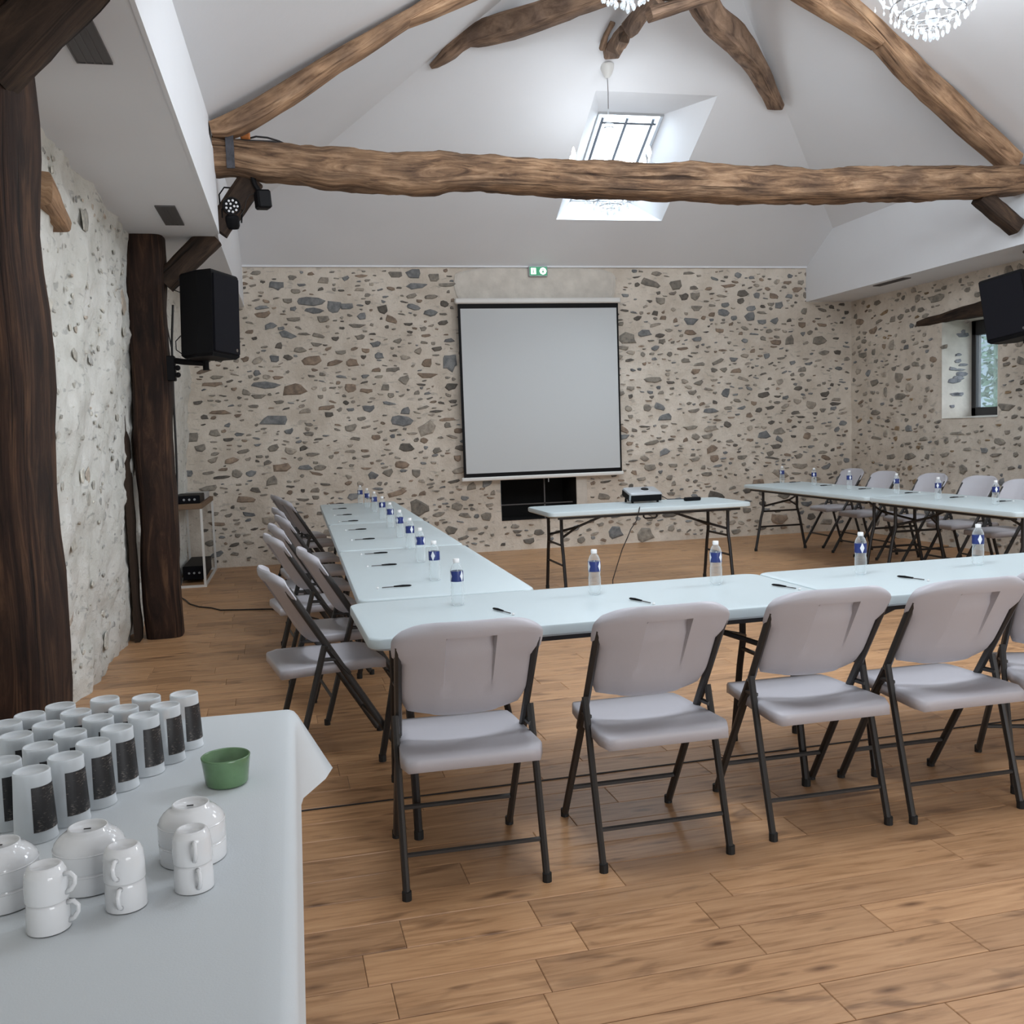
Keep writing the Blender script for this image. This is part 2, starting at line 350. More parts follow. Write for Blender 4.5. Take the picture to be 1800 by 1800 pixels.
    def mesh(s, name, mat, smooth=False):
        me = bpy.data.meshes.new(name); me.from_pydata(s.v, [], s.f); me.update()
        if any(u for u in s.uv):
            l = me.uv_layers.new(name='UVMap'); k = 0
            for f, u in zip(s.f, s.uv):
                for i in range(len(f)):
                    l.data[k].uv = u[i] if u else (0, 0); k += 1
        if smooth:
            me.polygons.foreach_set('use_smooth', [True]*len(me.polygons))
            if smooth != 'all':
                try: me.set_sharp_from_angle(angle=R(38))
                except Exception: pass
        for mm in (mat if isinstance(mat, (list, tuple)) else [mat]): me.materials.append(mm)
        return me
    def build(s, name, mat, parent=None, smooth=False):
        o = bpy.data.objects.new(name, s.mesh(name, mat, smooth)); C.objects.link(o); o.parent = parent; return o

def tag(o, label=None, cat=None, group=None, kind=None):
    if label: o['label'] = label
    if cat: o['category'] = cat
    if group: o['group'] = group
    if kind: o['kind'] = kind
    return o
def empty(name, loc=(0,0,0), rz=0, label=None, cat=None, group=None, kind=None):
    o = bpy.data.objects.new(name, None); C.objects.link(o); o.location = loc; o.rotation_euler = (0, 0, rz); o.empty_display_size = .1
    return tag(o, label, cat, group, kind)
def copy_tree(o, parent=None):
    c = o.copy(); C.objects.link(c); c.parent = parent
    for ch in o.children: copy_tree(ch, c)
    return c
def rounded(x0, x1, y0, y1, r, n=5):
    P = []
    for cx, cy, a in ((x1-r, y1-r, 0), (x0+r, y1-r, 90), (x0+r, y0+r, 180), (x1-r, y0+r, 270)):
        for k in range(n+1): t = R(a+90*k/n); P.append((cx+r*math.cos(t), cy+r*math.sin(t)))
    return P

XL, XR, YB = -1.24, 7.02, 11.44       # wall faces
SL, SR = -.46, 6.39                   # faces of the two boxed-in eaves
ZL, ZR = 2.90, 2.92                   # their undersides
YF = -4.0                             # wall behind the viewer

# ------------------------------------------------------------------ walls
def wl(z): return XL + .19*z/2.9      # the left wall leans in as it rises
def grid_wall(name, mat, umin, umax, zmin, zmax, step, fn, holes, amp, label, seed):
    nu = max(2, int((umax-umin)/step)); nz = max(2, int((zmax-zmin)/step))
    us = sorted(set([umin+(umax-umin)*i/nu for i in range(nu+1)] + [h for H in holes for h in H[:2]]))
    zs = sorted(set([zmin+(zmax-zmin)*i/nz for i in range(nz+1)] + [h for H in holes for h in H[2:]]))
    us = [u for i, u in enumerate(us) if i == 0 or u-us[i-1] > 1e-4]; zs = [z for i, z in enumerate(zs) if i == 0 or z-zs[i-1] > 1e-4]
    mb = MB(); vs = []
    for z in zs:
        for u in us:
            d = amp*(noise.noise(Vector((u*2.1+seed, z*2.1, seed)))*1.2 + noise.noise(Vector((u*9+seed, z*12, seed)))*.8)
            vs.append(fn(u, z, d))
    W = len(us); fs = []
    for j in range(len(zs)-1):
        for i in range(W-1):
            cu = (us[i]+us[i+1])/2; cz = (zs[j]+zs[j+1])/2
            if any(H[0] < cu < H[1] and H[2] < cz < H[3] for H in holes): continue
            fs.append((j*W+i, j*W+i+1, (j+1)*W+i+1, (j+1)*W+i))
    mb.add(vs, fs); o = mb.build(name, mat, None, 'all')
    return tag(o, label, 'wall', kind='structure')
NICHE = (2.38, 3.31, .36, 1.02)
WIN = (8.74, 9.62, 1.40, 2.46)
wall_back = grid_wall('wall_back', M_mortar, XL-.3, XR+.02, -.02, 3.40, .055, lambda u, z, d: (u, YB-d, z), [NICHE], .011,
    'far end wall of grey and brown field stones set flush in beige lime mortar', 3.1)
wall_right = grid_wall('wall_right', M_mortar, YF, YB+.02, -.02, 3.0, .075, lambda u, z, d: (XR-d, u, z), [WIN], .012,
    'right side wall of half-plastered field stones with a small deep window', 8.7)
wall_left = grid_wall('wall_left', M_whitewash, YF, YB+.02, -.02, 3.0, .05, lambda u, z, d: (wl(z)+d*1.3, u, z), [], .030,
    'whitewashed rough stone wall on the left behind the dark posts', 5.3)
mb = MB(); mb.add([(XL-.3, YF, -.02), (XR+.3, YF, -.02), (XR+.3, YF, 5.8), (XL-.3, YF, 5.8)], [(0,1,2,3)])
tag(mb.build('wall_front', M_plaster), 'plain white wall behind the viewer', 'wall', kind='structure')

# plaster patch above the screen
mb = MB(); P_ = []
for k in range(28):
    t = 2*math.pi*k/28; cx, cz = 2.90, 3.13; q = 5
    x = cx + .98*math.copysign(abs(math.cos(t))**(2/q), math.cos(t)); z = cz + .205*math.copysign(abs(math.sin(t))**(2/q), math.sin(t))
    P_.append((x+random.uniform(-.02, .02), z+random.uniform(-.01, .01)))
mb.add([(x, YB-.012, z) for x, z in P_]+[(cx+(x-cx)*.97, YB-.022, cz+(z-cz)*.93) for x, z in P_],
       [(k, (k+1) % 28, 28+(k+1) % 28, 28+k) for k in range(28)]+[tuple(range(28, 56))])
o = mb.build('plaster_patch', M_jamb, wall_back); o['label'] = 'smooth plastered patch above the screen'

# stones
STONE_V = []
for k in range(28):
    n = random.choice((6, 7, 8, 9)); pts = []
    for i in range(n):
        t = 2*math.pi*(i+random.uniform(-.38, .38))/n; rr = random.uniform(.30, .56)
        pts.append((max(-.5, min(.5, rr*math.cos(t)*1.12)), max(-.5, min(.5, rr*math.sin(t)*1.12))))
    def _ring(s, z, j=0): return [(x*s+random.uniform(-j, j), z, y*s+random.uniform(-j, j)) for x, y in pts]
    vs = _ring(1.0, .6) + _ring(.94, -.35) + _ring(.74, -1.0, .02)
    fs = [(r*n+i, r*n+(i+1) % n, (r+1)*n+(i+1) % n, (r+1)*n+i) for r in range(2) for i in range(n)] + [tuple(2*n+i for i in range(n))]
    STONE_V.append((vs, fs))
STONE_M = []
for vs, fs in STONE_V:
    q = MB(); q.add(vs, fs); STONE_M.append(q.mesh('stone', M_stone, False))
TONES = {'b': (.225, .238, .248), 'g': (.270, .252, .222), 'r': (.295, .232, .182), 'd': (.150, .140, .126), 'l': (.37, .335, .29), 'o': (.30, .22, .14)}
def tone(c, k=.14):
    b = TONES[c]; s = random.uniform(1-k, 1+k); return tuple(x*s for x in b)

def lay_stones(parent, traced, n_rand, urange, zrange, excl, place, seed, tones, nmax=300, depth=.009, szs=(1.0)):
    rnd = random.Random(seed); S = []      # (u, z, w, h, ang, tone)
    cell = {}
    def ok(u, z, w, h):
        for H in excl:
            if H[0]-w/2 < u < H[1]+w/2 and H[2]-h/2 < z < H[3]+h/2: return False
        ci, cj = int(u/.25), int(z/.25)
        for i in range(ci-2, ci+3):
            for j in range(cj-2, cj+3):
                for (a, b, ww, hh) in cell.get((i, j), ()):
                    if abs(u-a) < (w+ww)/2*.93+.006 and abs(z-b) < (h+hh)/2*.93+.006: return False
        return True
    def put(u, z, w, h, ang, t):
        cell.setdefault((int(u/.25), int(z/.25)), []).append((u, z, w, h)); S.append((u, z, w, h, ang, t))
    for (u, z, w, h, t) in traced: put(u, z, w, h, rnd.uniform(-.12, .12), tone(t))
    for (wlo, whi, cnt) in n_rand:
        tries = 0; got = 0
        while got < cnt and tries < cnt*14:
            tries += 1
            w = rnd.uniform(wlo, whi)*(1 if rnd.random() < .8 else .75); asp = rnd.choice((1.3, 1.7, 2.3, 3.1, 4.2)); h = max(.018, w/asp)
            u = rnd.uniform(*urange); z = rnd.uniform(*zrange)
            if ok(u, z, w, h): put(u, z, w, h, rnd.gauss(0, .16), tone(rnd.choice(tones), .2)); got += 1
    S.sort(key=lambda s: -s[2]*s[3])
    for s in S[:nmax]:
        me = STONE_M[rnd.randrange(len(STONE_M))]
        o = bpy.data.objects.new('stone', me); C.objects.link(o); o.parent = parent
        o.matrix_basis = place(s[0], s[1]) @ Matrix.Rotation(s[4], 4, 'Y') @ Matrix.Diagonal((s[2], depth*rnd.uniform(.8, 1.6), s[3], 1))
        o.color = (*s[5], 1)
    rest = S[nmax:]
    if rest:
        q = MB(); cols = []
        for s in rest:
            vs, fs = STONE_V[rnd.randrange(len(STONE_V))]
            M_ = place(s[0], s[1]) @ Matrix.Rotation(s[4], 4, 'Y') @ Matrix.Diagonal((s[2], depth*rnd.uniform(.7, 1.3), s[3], 1))
            q.add([M_ @ Vector(v) for v in vs], fs); cols += [s[5]]*sum(len(f) for f in fs)
        o = q.build('small_stones', M_stone_s, parent); o['kind'] = 'stuff'
        a = o.data.color_attributes.new('tone', 'FLOAT_COLOR', 'CORNER')
        flat = []
        for c_ in cols: flat += [c_[0], c_[1], c_[2], 1]
        a.data.foreach_set('color', flat)
PXM = FPX/ (YB*1.02)
TR = """320 680 22 14 g;467 677 50 13 b;517 685 46 30 r;455 697 26 10 g;490 707 18 7 g;387 725 38 9 r;573 717 30 9 r;485 737 57 20 b;547 633 36 18 r;528 615 22 10 g
337 770 26 17 g;402 773 20 7 d;480 787 20 13 g;543 763 20 8 g;360 733 14 8 d;320 731 20 14 g;417 833 18 15 g;440 833 20 13 b;498 822 34 18 r;537 822 26 11 b;563 822 22 10 g;478 845 26 17 g
328 833 24 12 b;367 832 22 6 g;390 839 30 6 d;433 878 32 14 r;470 813 16 12 g;433 690 14 13 g;620 637 24 14 r;643 617 18 9 r;667 625 18 12 b;662 650 22 8 r;750 638 26 15 r;752 660 38 12 r
790 638 27 34 b;678 680 18 14 g;643 687 24 9 r;648 718 24 14 b;713 722 22 14 b;707 740 40 20 b;788 737 34 6 r;767 723 26 5 d;733 690 14 8 g;768 613 20 9 d;707 817 26 14 r;683 832 24 16 g
732 833 20 16 g;743 867 18 9 r;642 793 16 6 r;1147 667 38 12 g;1107 633 18 6 d;1130 623 10 10 g;1177 623 12 10 g;1170 733 36 14 b;1160 715 22 16 b;1138 717 16 14 g;1145 778 32 9 g;1143 823 26 14 g
1183 818 20 8 g;1062 873 24 15 g;1113 810 20 4 d;1108 697 10 9 d;1108 732 11 8 g;1133 750 24 4 d;1107 792 16 6 g;1127 842 20 8 g;1065 847 24 5 d;1343 695 28 12 d;1367 697 16 5 d;1450 693 22 12 d
1468 710 26 8 d;1403 683 20 9 d;1343 765 28 18 b;1363 785 24 11 d;1243 767 26 11 g;1250 722 32 10 b;1220 722 26 8 g;1213 752 30 9 g;1353 717 20 8 d;1317 730 14 12 r;1407 733 20 5 d;1355 743 16 9 d
1220 808 22 9 g;1242 833 24 9 g;1257 707 10 9 d;1217 690 20 10 g;1280 717 18 8 g;1290 632 18 11 b;1373 630 20 5 g;1357 805 32 5 d;1403 802 18 11 g;727 482 28 18 b;695 482 26 12 g;733 503 40 12 b
787 501 38 8 g;723 520 20 9 g;758 522 24 8 g;608 538 28 12 b;757 550 26 13 b;628 573 30 9 g;778 567 20 9 d;632 593 18 10 g;485 502 26 16 b;547 530 48 16 b;552 546 34 11 b;588 540 28 24 b
462 553 30 12 r;475 573 24 16 b;520 513 18 9 g;567 561 24 13 g;517 562 30 8 g;513 488 16 9 g;1330 520 14 12 b;1388 520 18 10 b;1275 537 18 10 b;1370 537 18 16 b;1272 550 24 14 b;1215 565 30 18 b
1290 560 14 10 b;1362 565 22 14 b;1387 563 14 7 d;1265 582 22 9 r;1352 582 14 8 g;1413 547 18 12 g;1252 537 14 6 g;1355 535 16 8 g;1210 480 26 8 g;450 480 20 8 g;1103 882 20 9 d;1180 868 18 7 g
1150 905 26 7 g;1210 900 30 6 g;830 930 20 7 g;905 925 18 9 g;690 915 22 6 g;770 905 26 10 g;560 590 22 9 g;600 620 24 8 g;700 600 20 10 g;690 650 26 9 g;1230 640 30 7 g;1160 590 20 9 d;1120 560 18 10 d"""
traced = []
for t in TR.replace('\n', ';').split(';'):
    a = t.split(); p = at(float(a[0]), float(a[1]), YB); traced.append((p.x, p.z, float(a[2])/PXM, float(a[3])/PXM, a[4]))
pb = lambda u, z: Matrix.Translation((u, YB-.004-.011*(noise.noise(Vector((u*2.1+3.1, z*2.1, 3.1)))*1.2), z))
lay_stones(wall_back, traced, [(.16, .28, 70), (.10, .17, 420), (.045, .10, 1250)], (XL+.2, XR-.06), (.06, 3.30),
    [(1.92, 3.92, 2.93, 3.4), (NICHE[0]-.03, NICHE[1]+.16, NICHE[2]-.02, 1.0)], pb, 11, 'bbggggrrddll', 300, .009)
TR2 = """1517 625 26 12 g;1572 648 12 10 g;1633 663 18 11 g;1615 662 8 18 g;1557 690 9 22 g;1537 673 22 14 g;1583 697 26 14 g;1538 725 26 11 g;1598 753 18 14 b;1577 752 14 11 o;1682 762 34 8 g;1540 770 26 7 g
1623 772 20 10 g;1567 803 24 13 g;1600 802 28 15 g;1630 802 12 14 g;1660 800 22 10 g;1768 716 36 20 g;1650 742 20 8 g;1645 525 40 18 g;1598 667 14 6 o;1770 640 18 10 g;1790 685 16 9 d;1545 565 18 9 g;1570 560 16 14 l;1590 600 12 8 g;1520 600 14 9 g
1660 610 18 9 g;1640 632 16 12 r;1610 640 20 10 g;1750 800 26 8 g;1700 790 18 9 g;1560 740 12 8 d;1790 770 20 9 g;1700 565 14 7 g"""
tr2 = []
for t in TR2.replace('\n', ';').split(';'):
    a = t.split(); p = atx(float(a[0]), float(a[1]), XR); k = FPX/p.y*.72; tr2.append((p.y, p.z, float(a[2])/k, float(a[3])/(FPX/p.y), a[4]))
pr = lambda u, z: Matrix.Translation((XR-.004-.012*(noise.noise(Vector((u*2.1+8.7, z*2.1, 8.7)))*1.2), u, z)) @ Matrix.Rotation(-math.pi/2, 4, 'Z')
lay_stones(wall_right, tr2, [(.13, .20, 60), (.09, .14, 300), (.045, .09, 900)], (4.0, YB-.06), (.06, 2.88),
    [(WIN[0]-.04, WIN[1]+.1, WIN[2]-.06, WIN[3]+.16)], pr, 12, 'ggggrlllob', 300, .009)
pl = lambda u, z: Matrix.Translation((wl(z)+.004+.026*noise.noise(Vector((u*2.1+5.3, z*2.1, 5.3)))*1.2, u, z)) @ Matrix.Rotation(math.pi/2, 4, 'Z')
TONES.update({'w': (.58, .575, .53), 'v': (.46, .47, .46), 'p': (.56, .50, .43)})
lay_stones(wall_left, [], [(.14, .24, 24), (.07, .14, 130), (.03, .07, 320)], (2.5, 7.3), (.05, 2.86), [], pl, 13, 'wwwwwvp', 280, .003)

# beam end let into the left wall
mb = MB(); a = at(80, 348, 4.9); mb.bbox(0, .06, 0, .26, 0, .14, .02)
# ------------------------------------------------------------------ floor
floor = MB().box(XL-.3, XR+.3, YF, YB+.05, -.06, -.012).build('floor', M_grout)
tag(floor, 'brown wood-grain plank floor running across the hall', 'floor', kind='structure')
PW = .1632; ROT = .026
PM = {}
for L_ in (.39, .60, .81, 1.19):
    q = MB(); e = .0022; x1 = L_/2-e*.3; y1 = PW/2-.0011; 
    q.add([(-x1,-y1,-.010),(x1,-y1,-.010),(x1,y1,-.010),(-x1,y1,-.010),(-x1,-y1,-.0016),(x1,-y1,-.0016),(x1,y1,-.0016),(-x1,y1,-.0016),
           (-x1+e,-y1+e,0),(x1-e,-y1+e,0),(x1-e,y1-e,0),(-x1+e,y1-e,0)],
          [(0,1,5,4),(1,2,6,5),(2,3,7,6),(3,0,4,7),(4,5,9,8),(5,6,10,9),(6,7,11,10),(7,4,8,11),(8,9,10,11)])
    PM[L_] = (q, q.mesh('plank', M_plank))
known = {2: (1.558,), 3: (.368, 1.18, 1.577), 4: (.735, 1.14), 5: (.424, 1.230, 1.93)}
rnd = random.Random(5); planks = []
base_y = 1.995 - .02
cr_, sr_ = math.cos(ROT), math.sin(ROT)
for row in range(-8, 60):
    yc = base_y + (row-.5)*PW + PW*0
    x = -1.55 + rnd.uniform(-1.1, 0)
    if row in known:
        ks = known[row]; x = ks[0]
        while x > -1.6: x -= rnd.choice((.39, .60, .81))
    while x < 7.2:
        L_ = rnd.choice((.39, .60, .81, .81, 1.19, 1.19))
        if row in known:
            for kx in known[row]:
                if x < kx-.05:
                    L_ = min(PM, key=lambda v: abs(v-(kx-x))); break
        xc = x+L_/2; planks.append((xc*cr_ - yc*sr_*0, yc + xc*sr_, L_)); x += L_
def vis(x, y):
    d = Vector((x, y, 0))-CAM; c = d.dot(_f)
    if c < .3: return 0
    px = 900+FPX*d.dot(CR)/c; py = 900-FPX*d.dot(CU)/c
    return -250 < px < 2050 and py < 2000
planks = [p for p in planks if -1.75 < p[0] < 7.4 and p[1] < YB+.15 and p[1] > .2]
pv = sorted([p for p in planks if vis(p[0], p[1])], key=lambda p: p[1]); near = set(pv[:300])
q = MB(); seeds = []
for p in planks:
    if p in near:
        o = bpy.data.objects.new('plank', PM[p[2]][1]); C.objects.link(o); o.parent = floor; o.location = (p[0], p[1], 0); o.rotation_euler = (0, 0, ROT)
    else:
        src = PM[p[2]][0]; M_ = Matrix.Translation((p[0], p[1], 0)) @ Matrix.Rotation(ROT, 4, 'Z')
        q.add([M_ @ Vector(v) for v in src.v], src.f); sd = rnd.random(); seeds += [sd]*len(src.f)
o = q.build('far_planks', M_plank, floor); o['kind'] = 'stuff'
a = o.data.attributes.new('seed', 'FLOAT', 'FACE'); a.data.foreach_set('value', seeds)

# ------------------------------------------------------------------ ceiling and eaves
SH = .56
RX, RZ_, RY = 3.053, 5.702, 7.215
hz = lambda Y: 3.70+SH*(10.79-Y)
def hip_at(px, py, d_=0):
    dd = ray(px, py); n_ = Vector((0, SH, 1)); t_ = (Vector((0, 10.79, 3.70+d_))-CAM).dot(n_)/dd.dot(n_); return CAM+dd*t_
HX0, HX1, HY1, HY0 = hip_at(978, 385).x, hip_at(1163, 388).x, hip_at(1070, 387).y, hip_at(1250, 168).y
hxl = lambda Y: SL+(10.79-Y)*(RX-SL)/(10.79-RY); hxr = lambda Y: SR-(10.79-Y)*(SR-RX)/(10.79-RY)
mb = MB()
LT = [(YF, 3.46), (5.04, 3.53), (7.2, 3.66), (10.79, 3.70)]
ridge = [(RX, YF, RZ_), (RX, 5.04, RZ_), (RX, RY, RZ_), (RX, RY, RZ_)]
lv = [(SL, y, z) for y, z in LT]
mb.add(lv+ridge, [(0,1,5,4), (1,2,6,5), (2,3,6)])
mb.add([(SR, YF, 3.7), (SR, 10.79, 3.7), (RX, RY, RZ_), (RX, YF, RZ_)], [(0,1,2,3)])
H = lambda x, y: (x, y, hz(y) if y <= 10.79 else 3.70-(y-10.79)*SH)
mb.add([H(SL-.02, 11.44), H(SR+.02, 11.44), H(SR, 10.79), H(SL, 10.79), H(hxl(HY1), HY1), H(HX0, HY1), H(HX1, HY1), H(hxr(HY1), HY1),
        H(hxl(HY0), HY0), H(HX0, HY0), H(HX1, HY0), H(hxr(HY0), HY0), H(RX, RY)],
       [(0,1,2,3), (3,2,7,6,5,4), (4,5,9,8), (6,7,11,10), (8,9,10,11,12)])
ceiling = mb.build('ceiling', M_plaster)
tag(ceiling, 'white plastered pitched ceiling with a hipped end above the screen', 'ceiling', kind='structure')
def eave(name, X, XW, Zb, tops, label, sgn):
    q = MB(); vs = [(X, y, Zb) for y, _ in tops]+[(X, y, z) for y, z in tops]+[(XW, y, Zb) for y, _ in tops]+[(XW, y, z) for y, z in tops]
    n = len(tops); fs = []
    for i in range(n-1):
        fs += [(i, i+1, n+i+1, n+i), (2*n+i, 2*n+i+1, i+1, i), (n+i, n+i+1, 3*n+i+1, 3*n+i)]
    q.add(vs, fs); o = q.build(name, M_plaster); return tag(o, label, 'eave box', kind='structure')
eave('trim_1', SL, XL-.02, ZL, LT+[(YB, 3.36)], 'white boxed-in eave along the left wall', 1)
eave('trim_2', SR, XR+.02, ZR, [(YF, 3.7), (10.79, 3.7), (YB, 3.36)], 'white boxed-in eave along the right wall', -1)
q = MB().box(SL, SL+.018, YF, 7.42, ZL-.004, 3.45); q.build('casing_step', M_plaster, bpy.data.objects['trim_1'])
# thin plaster bead along the top of the far wall
tag(MB().box(SL, SR, YB-.035, YB, 3.335, 3.372).build('trim_3', M_plaster), 'thin white bead where the ceiling meets the far stone wall', 'trim', kind='structure')
# vents let into the eaves
def vent(x0, x1, y0, y1, z, label):
    v = empty('air_vent', ((x0+x1)/2, (y0+y1)/2, z), 0, label, 'vent', 'slot vents in the eaves')
    a, b = (x1-x0)/2, (y1-y0)/2
    MB().box(-a, a, -b, b, -.006, -.002).build('backing', M_vent, v)
    f = MB(); 
    for bx in ((-a-.006, -a, -b-.006, b+.006), (a, a+.006, -b-.006, b+.006), (-a, a, -b-.006, -b), (-a, a, b, b+.006)): f.box(*bx, -.009, 0)
    f.build('frame', M_vent, v)
    for i in range(3):
        xx = -a+(i+1)*2*a/4; MB().box(xx-.003, xx+.003, -b, b, -.009, -.005).build('slat', M_vent, v)
vent(-.765, -.655, 6.58, 7.12, ZL, 'small dark slot vent in the left eave next to the second post')
vent(-.735, -.615, 3.70, 4.17, ZL, 'large dark slot vent in the left eave above the nearest post')
vent(6.47, 6.55, 9.52, 10.08, ZR, 'dark slot vent in the right eave above the small window')

# ------------------------------------------------------------------ skylight (window_2)
sk = empty('window_2', (3.55, 9.7, 4.6), 0, 'roof window in a splayed plaster well above the beam', 'window', kind='structure')
def skp(x, y, d):  # point d above the hip plane
    return Vector((x, y+.0, hz(y)+d)) - Vector(sk.location)
D = .42
skc = lambda px, py: hip_at(px, py, D)
wa = skc(1052, 197); wb = skc(1165, 203)
WX0, WX1, WY0 = wa.x, wb.x, wa.y; WY1 = WY0+1.12
q = MB(); A = [skp(HX0, HY0, 0), skp(HX1, HY0, 0), skp(HX1, HY1, 0), skp(HX0, HY1, 0)]
B = [skp(WX0, WY0, D), skp(WX1, WY0, D), skp(WX1, WY1, D), skp(WX0, WY1, D)]
q.add(A+B, [(0,1,5,4), (1,2,6,5), (2,3,7,6), (3,0,4,7)]); q.build('well', M_plaster, sk)
def bar(xa, ya, xb, yb, r, d=D, mat=M_whitepaint, nm='frame'):
    p, s_ = skp(xa, ya, d), skp(xb, yb, d)
    t = MB(); t.tube([p, s_], r, 4); return t.build(nm, mat, sk)
f = MB()
for (xa, ya, xb, yb) in ((WX0, WY0, WX1, WY0), (WX0, WY1, WX1, WY1), (WX0, WY0, WX0, WY1), (WX1, WY0, WX1, WY1)):
    f.tube([skp(xa, ya, D), skp(xb, yb, D)], .022, 4)
f.build('frame', M_silver, sk)
s = MB()
for (xa, ya, xb, yb) in ((WX0+.05, WY0+.09, WX1-.05, WY0+.09), (WX0+.05, WY1-.07, WX1-.05, WY1-.07), (WX0+.06, WY0+.03, WX0+.06, WY1-.05), (WX1-.09, WY0+.03, WX1-.09, WY1-.05)):
    s.tube([skp(xa, ya, D-.02), skp(xb, yb, D-.02)], .016, 4)
s.build('sash', M_sash, sk)
bar((WX0+WX1)/2-.03, WY0+.02, (WX0+WX1)/2-.03, WY1, .015, D-.03, M_sash, 'mullion')
q = MB(); q.add([skp(WX0, WY0, D+.02), skp(WX1, WY0, D+.02), skp(WX1, WY1, D+.02), skp(WX0, WY1, D+.02)], [(0,1,2,3)]); q.build('pane', M_glass, sk)

# ------------------------------------------------------------------ right window
w1 = empty('window_1', (XR, (WIN[0]+WIN[1])/2, WIN[2]), 0, 'small dark framed window deep in the right stone wall', 'window', kind='structure')
WD = .36; hy = (WIN[1]-WIN[0])/2; hh = WIN[3]-WIN[2]
q = MB(); q.add([(-.01,-hy,0),(-.01,hy,0),(-.01,hy,hh),(-.01,-hy,hh),(WD+.1,-hy,0.02),(WD+.1,hy,0.02),(WD+.1,hy,hh),(WD+.1,-hy,hh)], [(0,1,5,4),(1,2,6,5),(2,3,7,6),(3,0,4,7)])
q.build('reveal', M_jamb, w1)
rr = random.Random(3)
for k in range(13):
    z = rr.uniform(.04, .98); wdt = rr.uniform(.05, .2); x = rr.uniform(.03+wdt/2, .34-wdt/2)
    o = bpy.data.objects.new('stone', STONE_M[rr.randrange(28)]); C.objects.link(o); o.parent = w1
    o.matrix_basis = Matrix.Translation((x, hy-.004, z)) @ Matrix.Diagonal((wdt, .009, rr.uniform(.02, .07), 1)); o.color = (.25, .26, .29, 1)
f = MB()
for bx in ((-hy, -hy+.06, .02, hh), (hy-.075, hy, .02, hh), (-hy, hy, .02, .11), (-hy, hy, hh-.16, hh)): f.bbox(WD, WD+.07, bx[0], bx[1], bx[2], bx[3], .006)
f.build('window_frame', M_frame, w1)
MB().box(WD+.03, WD+.036, -hy+.06, hy-.075, .11, hh-.16).build('pane', M_glass, w1)
# timber lintel
def timber(name, st, mat, parent=None, depth=.26, nz=.012, seed=0, q_=4.0, n=14, ncap=True, up=None):
    """st: list of (centre, half height). Squared rough log along the stations."""
    vs = []; fs = []; uvs = []; u = 0; N_ = len(st)
    for i, s_ in enumerate(st):
        c, hgt = Vector(s_[0]), s_[1]; dep = s_[2] if len(s_) > 2 else depth/2
        if i: u += (c-Vector(st[i-1][0])).length
        d = (Vector(st[min(i+1, N_-1)][0])-Vector(st[max(i-1, 0)][0])).normalized()
        side = Vector(up) if up else Vector((0, 1, 0)); side = (side-d*side.dot(d)).normalized(); b = d.cross(side)
        for k in range(n):
            t = 2*math.pi*(k+.5)/n; ca, sa = math.cos(t), math.sin(t)
            a_ = math.copysign(abs(ca)**(2/q_), ca)*dep; b_ = math.copysign(abs(sa)**(2/q_), sa)*hgt
            nn = noise.noise(Vector((u*3+seed, a_*6+seed, b_*6)))*nz*1.6+noise.noise(Vector((u*11+seed, a_*16, b_*16)))*nz
            p = c+side*(a_+nn*ca)+b*(b_+nn*sa); vs.append(p)
    us = [0]
    for i in range(1, N_): us.append(us[-1]+(Vector(st[i][0])-Vector(st[i-1][0])).length)
    per = 2*(depth+2*st[0][1])
    for i in range(N_-1):
        for k in range(n):
            fs.append((i*n+k, i*n+(k+1) % n, (i+1)*n+(k+1) % n, (i+1)*n+k))
            uvs.append(((us[i], k/n*per), (us[i], (k+1)/n*per), (us[i+1], (k+1)/n*per), (us[i+1], k/n*per)))
    for base in (0, N_-1):
        fs.append(tuple(base*n+k for k in range(n))); uvs.append(tuple((math.cos(2*math.pi*k/n)*.05, math.sin(2*math.pi*k/n)*.1) for k in range(n)))
    q = MB(); q.add(vs, fs, uvs); return q.build(name, mat, parent, True)
def outline(top, bot, Yc, n=24, depth=.26):
    """stations from the upper and lower silhouettes of a timber standing in plane(s) Yc"""
    ax_ = Vector((top[-1][0]+bot[-1][0]-top[0][0]-bot[0][0], top[-1][1]+bot[-1][1]-top[0][1]-bot[0][1])).normalized()
    def samp(pl_, t):
        Ls = [0]
        for a, b in zip(pl_, pl_[1:]): Ls.append(Ls[-1]+max(.5, (b[0]-a[0])*ax_.x+(b[1]-a[1])*ax_.y))
        o_ = pl_[0][0]*ax_.x+pl_[0][1]*ax_.y; e_ = (top[0][0]+bot[0][0])/2*ax_.x+(top[0][1]+bot[0][1])/2*ax_.y
        T_ = (top[-1][0]+bot[-1][0])/2*ax_.x+(top[-1][1]+bot[-1][1])/2*ax_.y-e_
        s_ = min(max(e_+t*T_-o_, 0), Ls[-1])
        for i in range(len(pl_)-1):
            if s_ <= Ls[i+1]+1e-9:
                k = (s_-Ls[i])/max(1e-9, Ls[i+1]-Ls[i]); return (pl_[i][0]+(pl_[i+1][0]-pl_[i][0])*k, pl_[i][1]+(pl_[i+1][1]-pl_[i][1])*k)
        return pl_[-1]
    st = []
    for i in range(n+1):
        t = i/n; Y = Yc if not isinstance(Yc, tuple) else Yc[0]+(Yc[1]-Yc[0])*t
        a = at(*samp(top, t), Y); b = at(*samp(bot, t), Y); st.append(((a+b)/2, (a-b).length/2, depth/2))
    return st
lin = timber('lintel', [((.03, hy+.44-.2*i*.96, hh+.03+.006*i), .035+.008*i) for i in range(8)], M_brace, w1, depth=.12, nz=.01, up=(1, 0, 0))
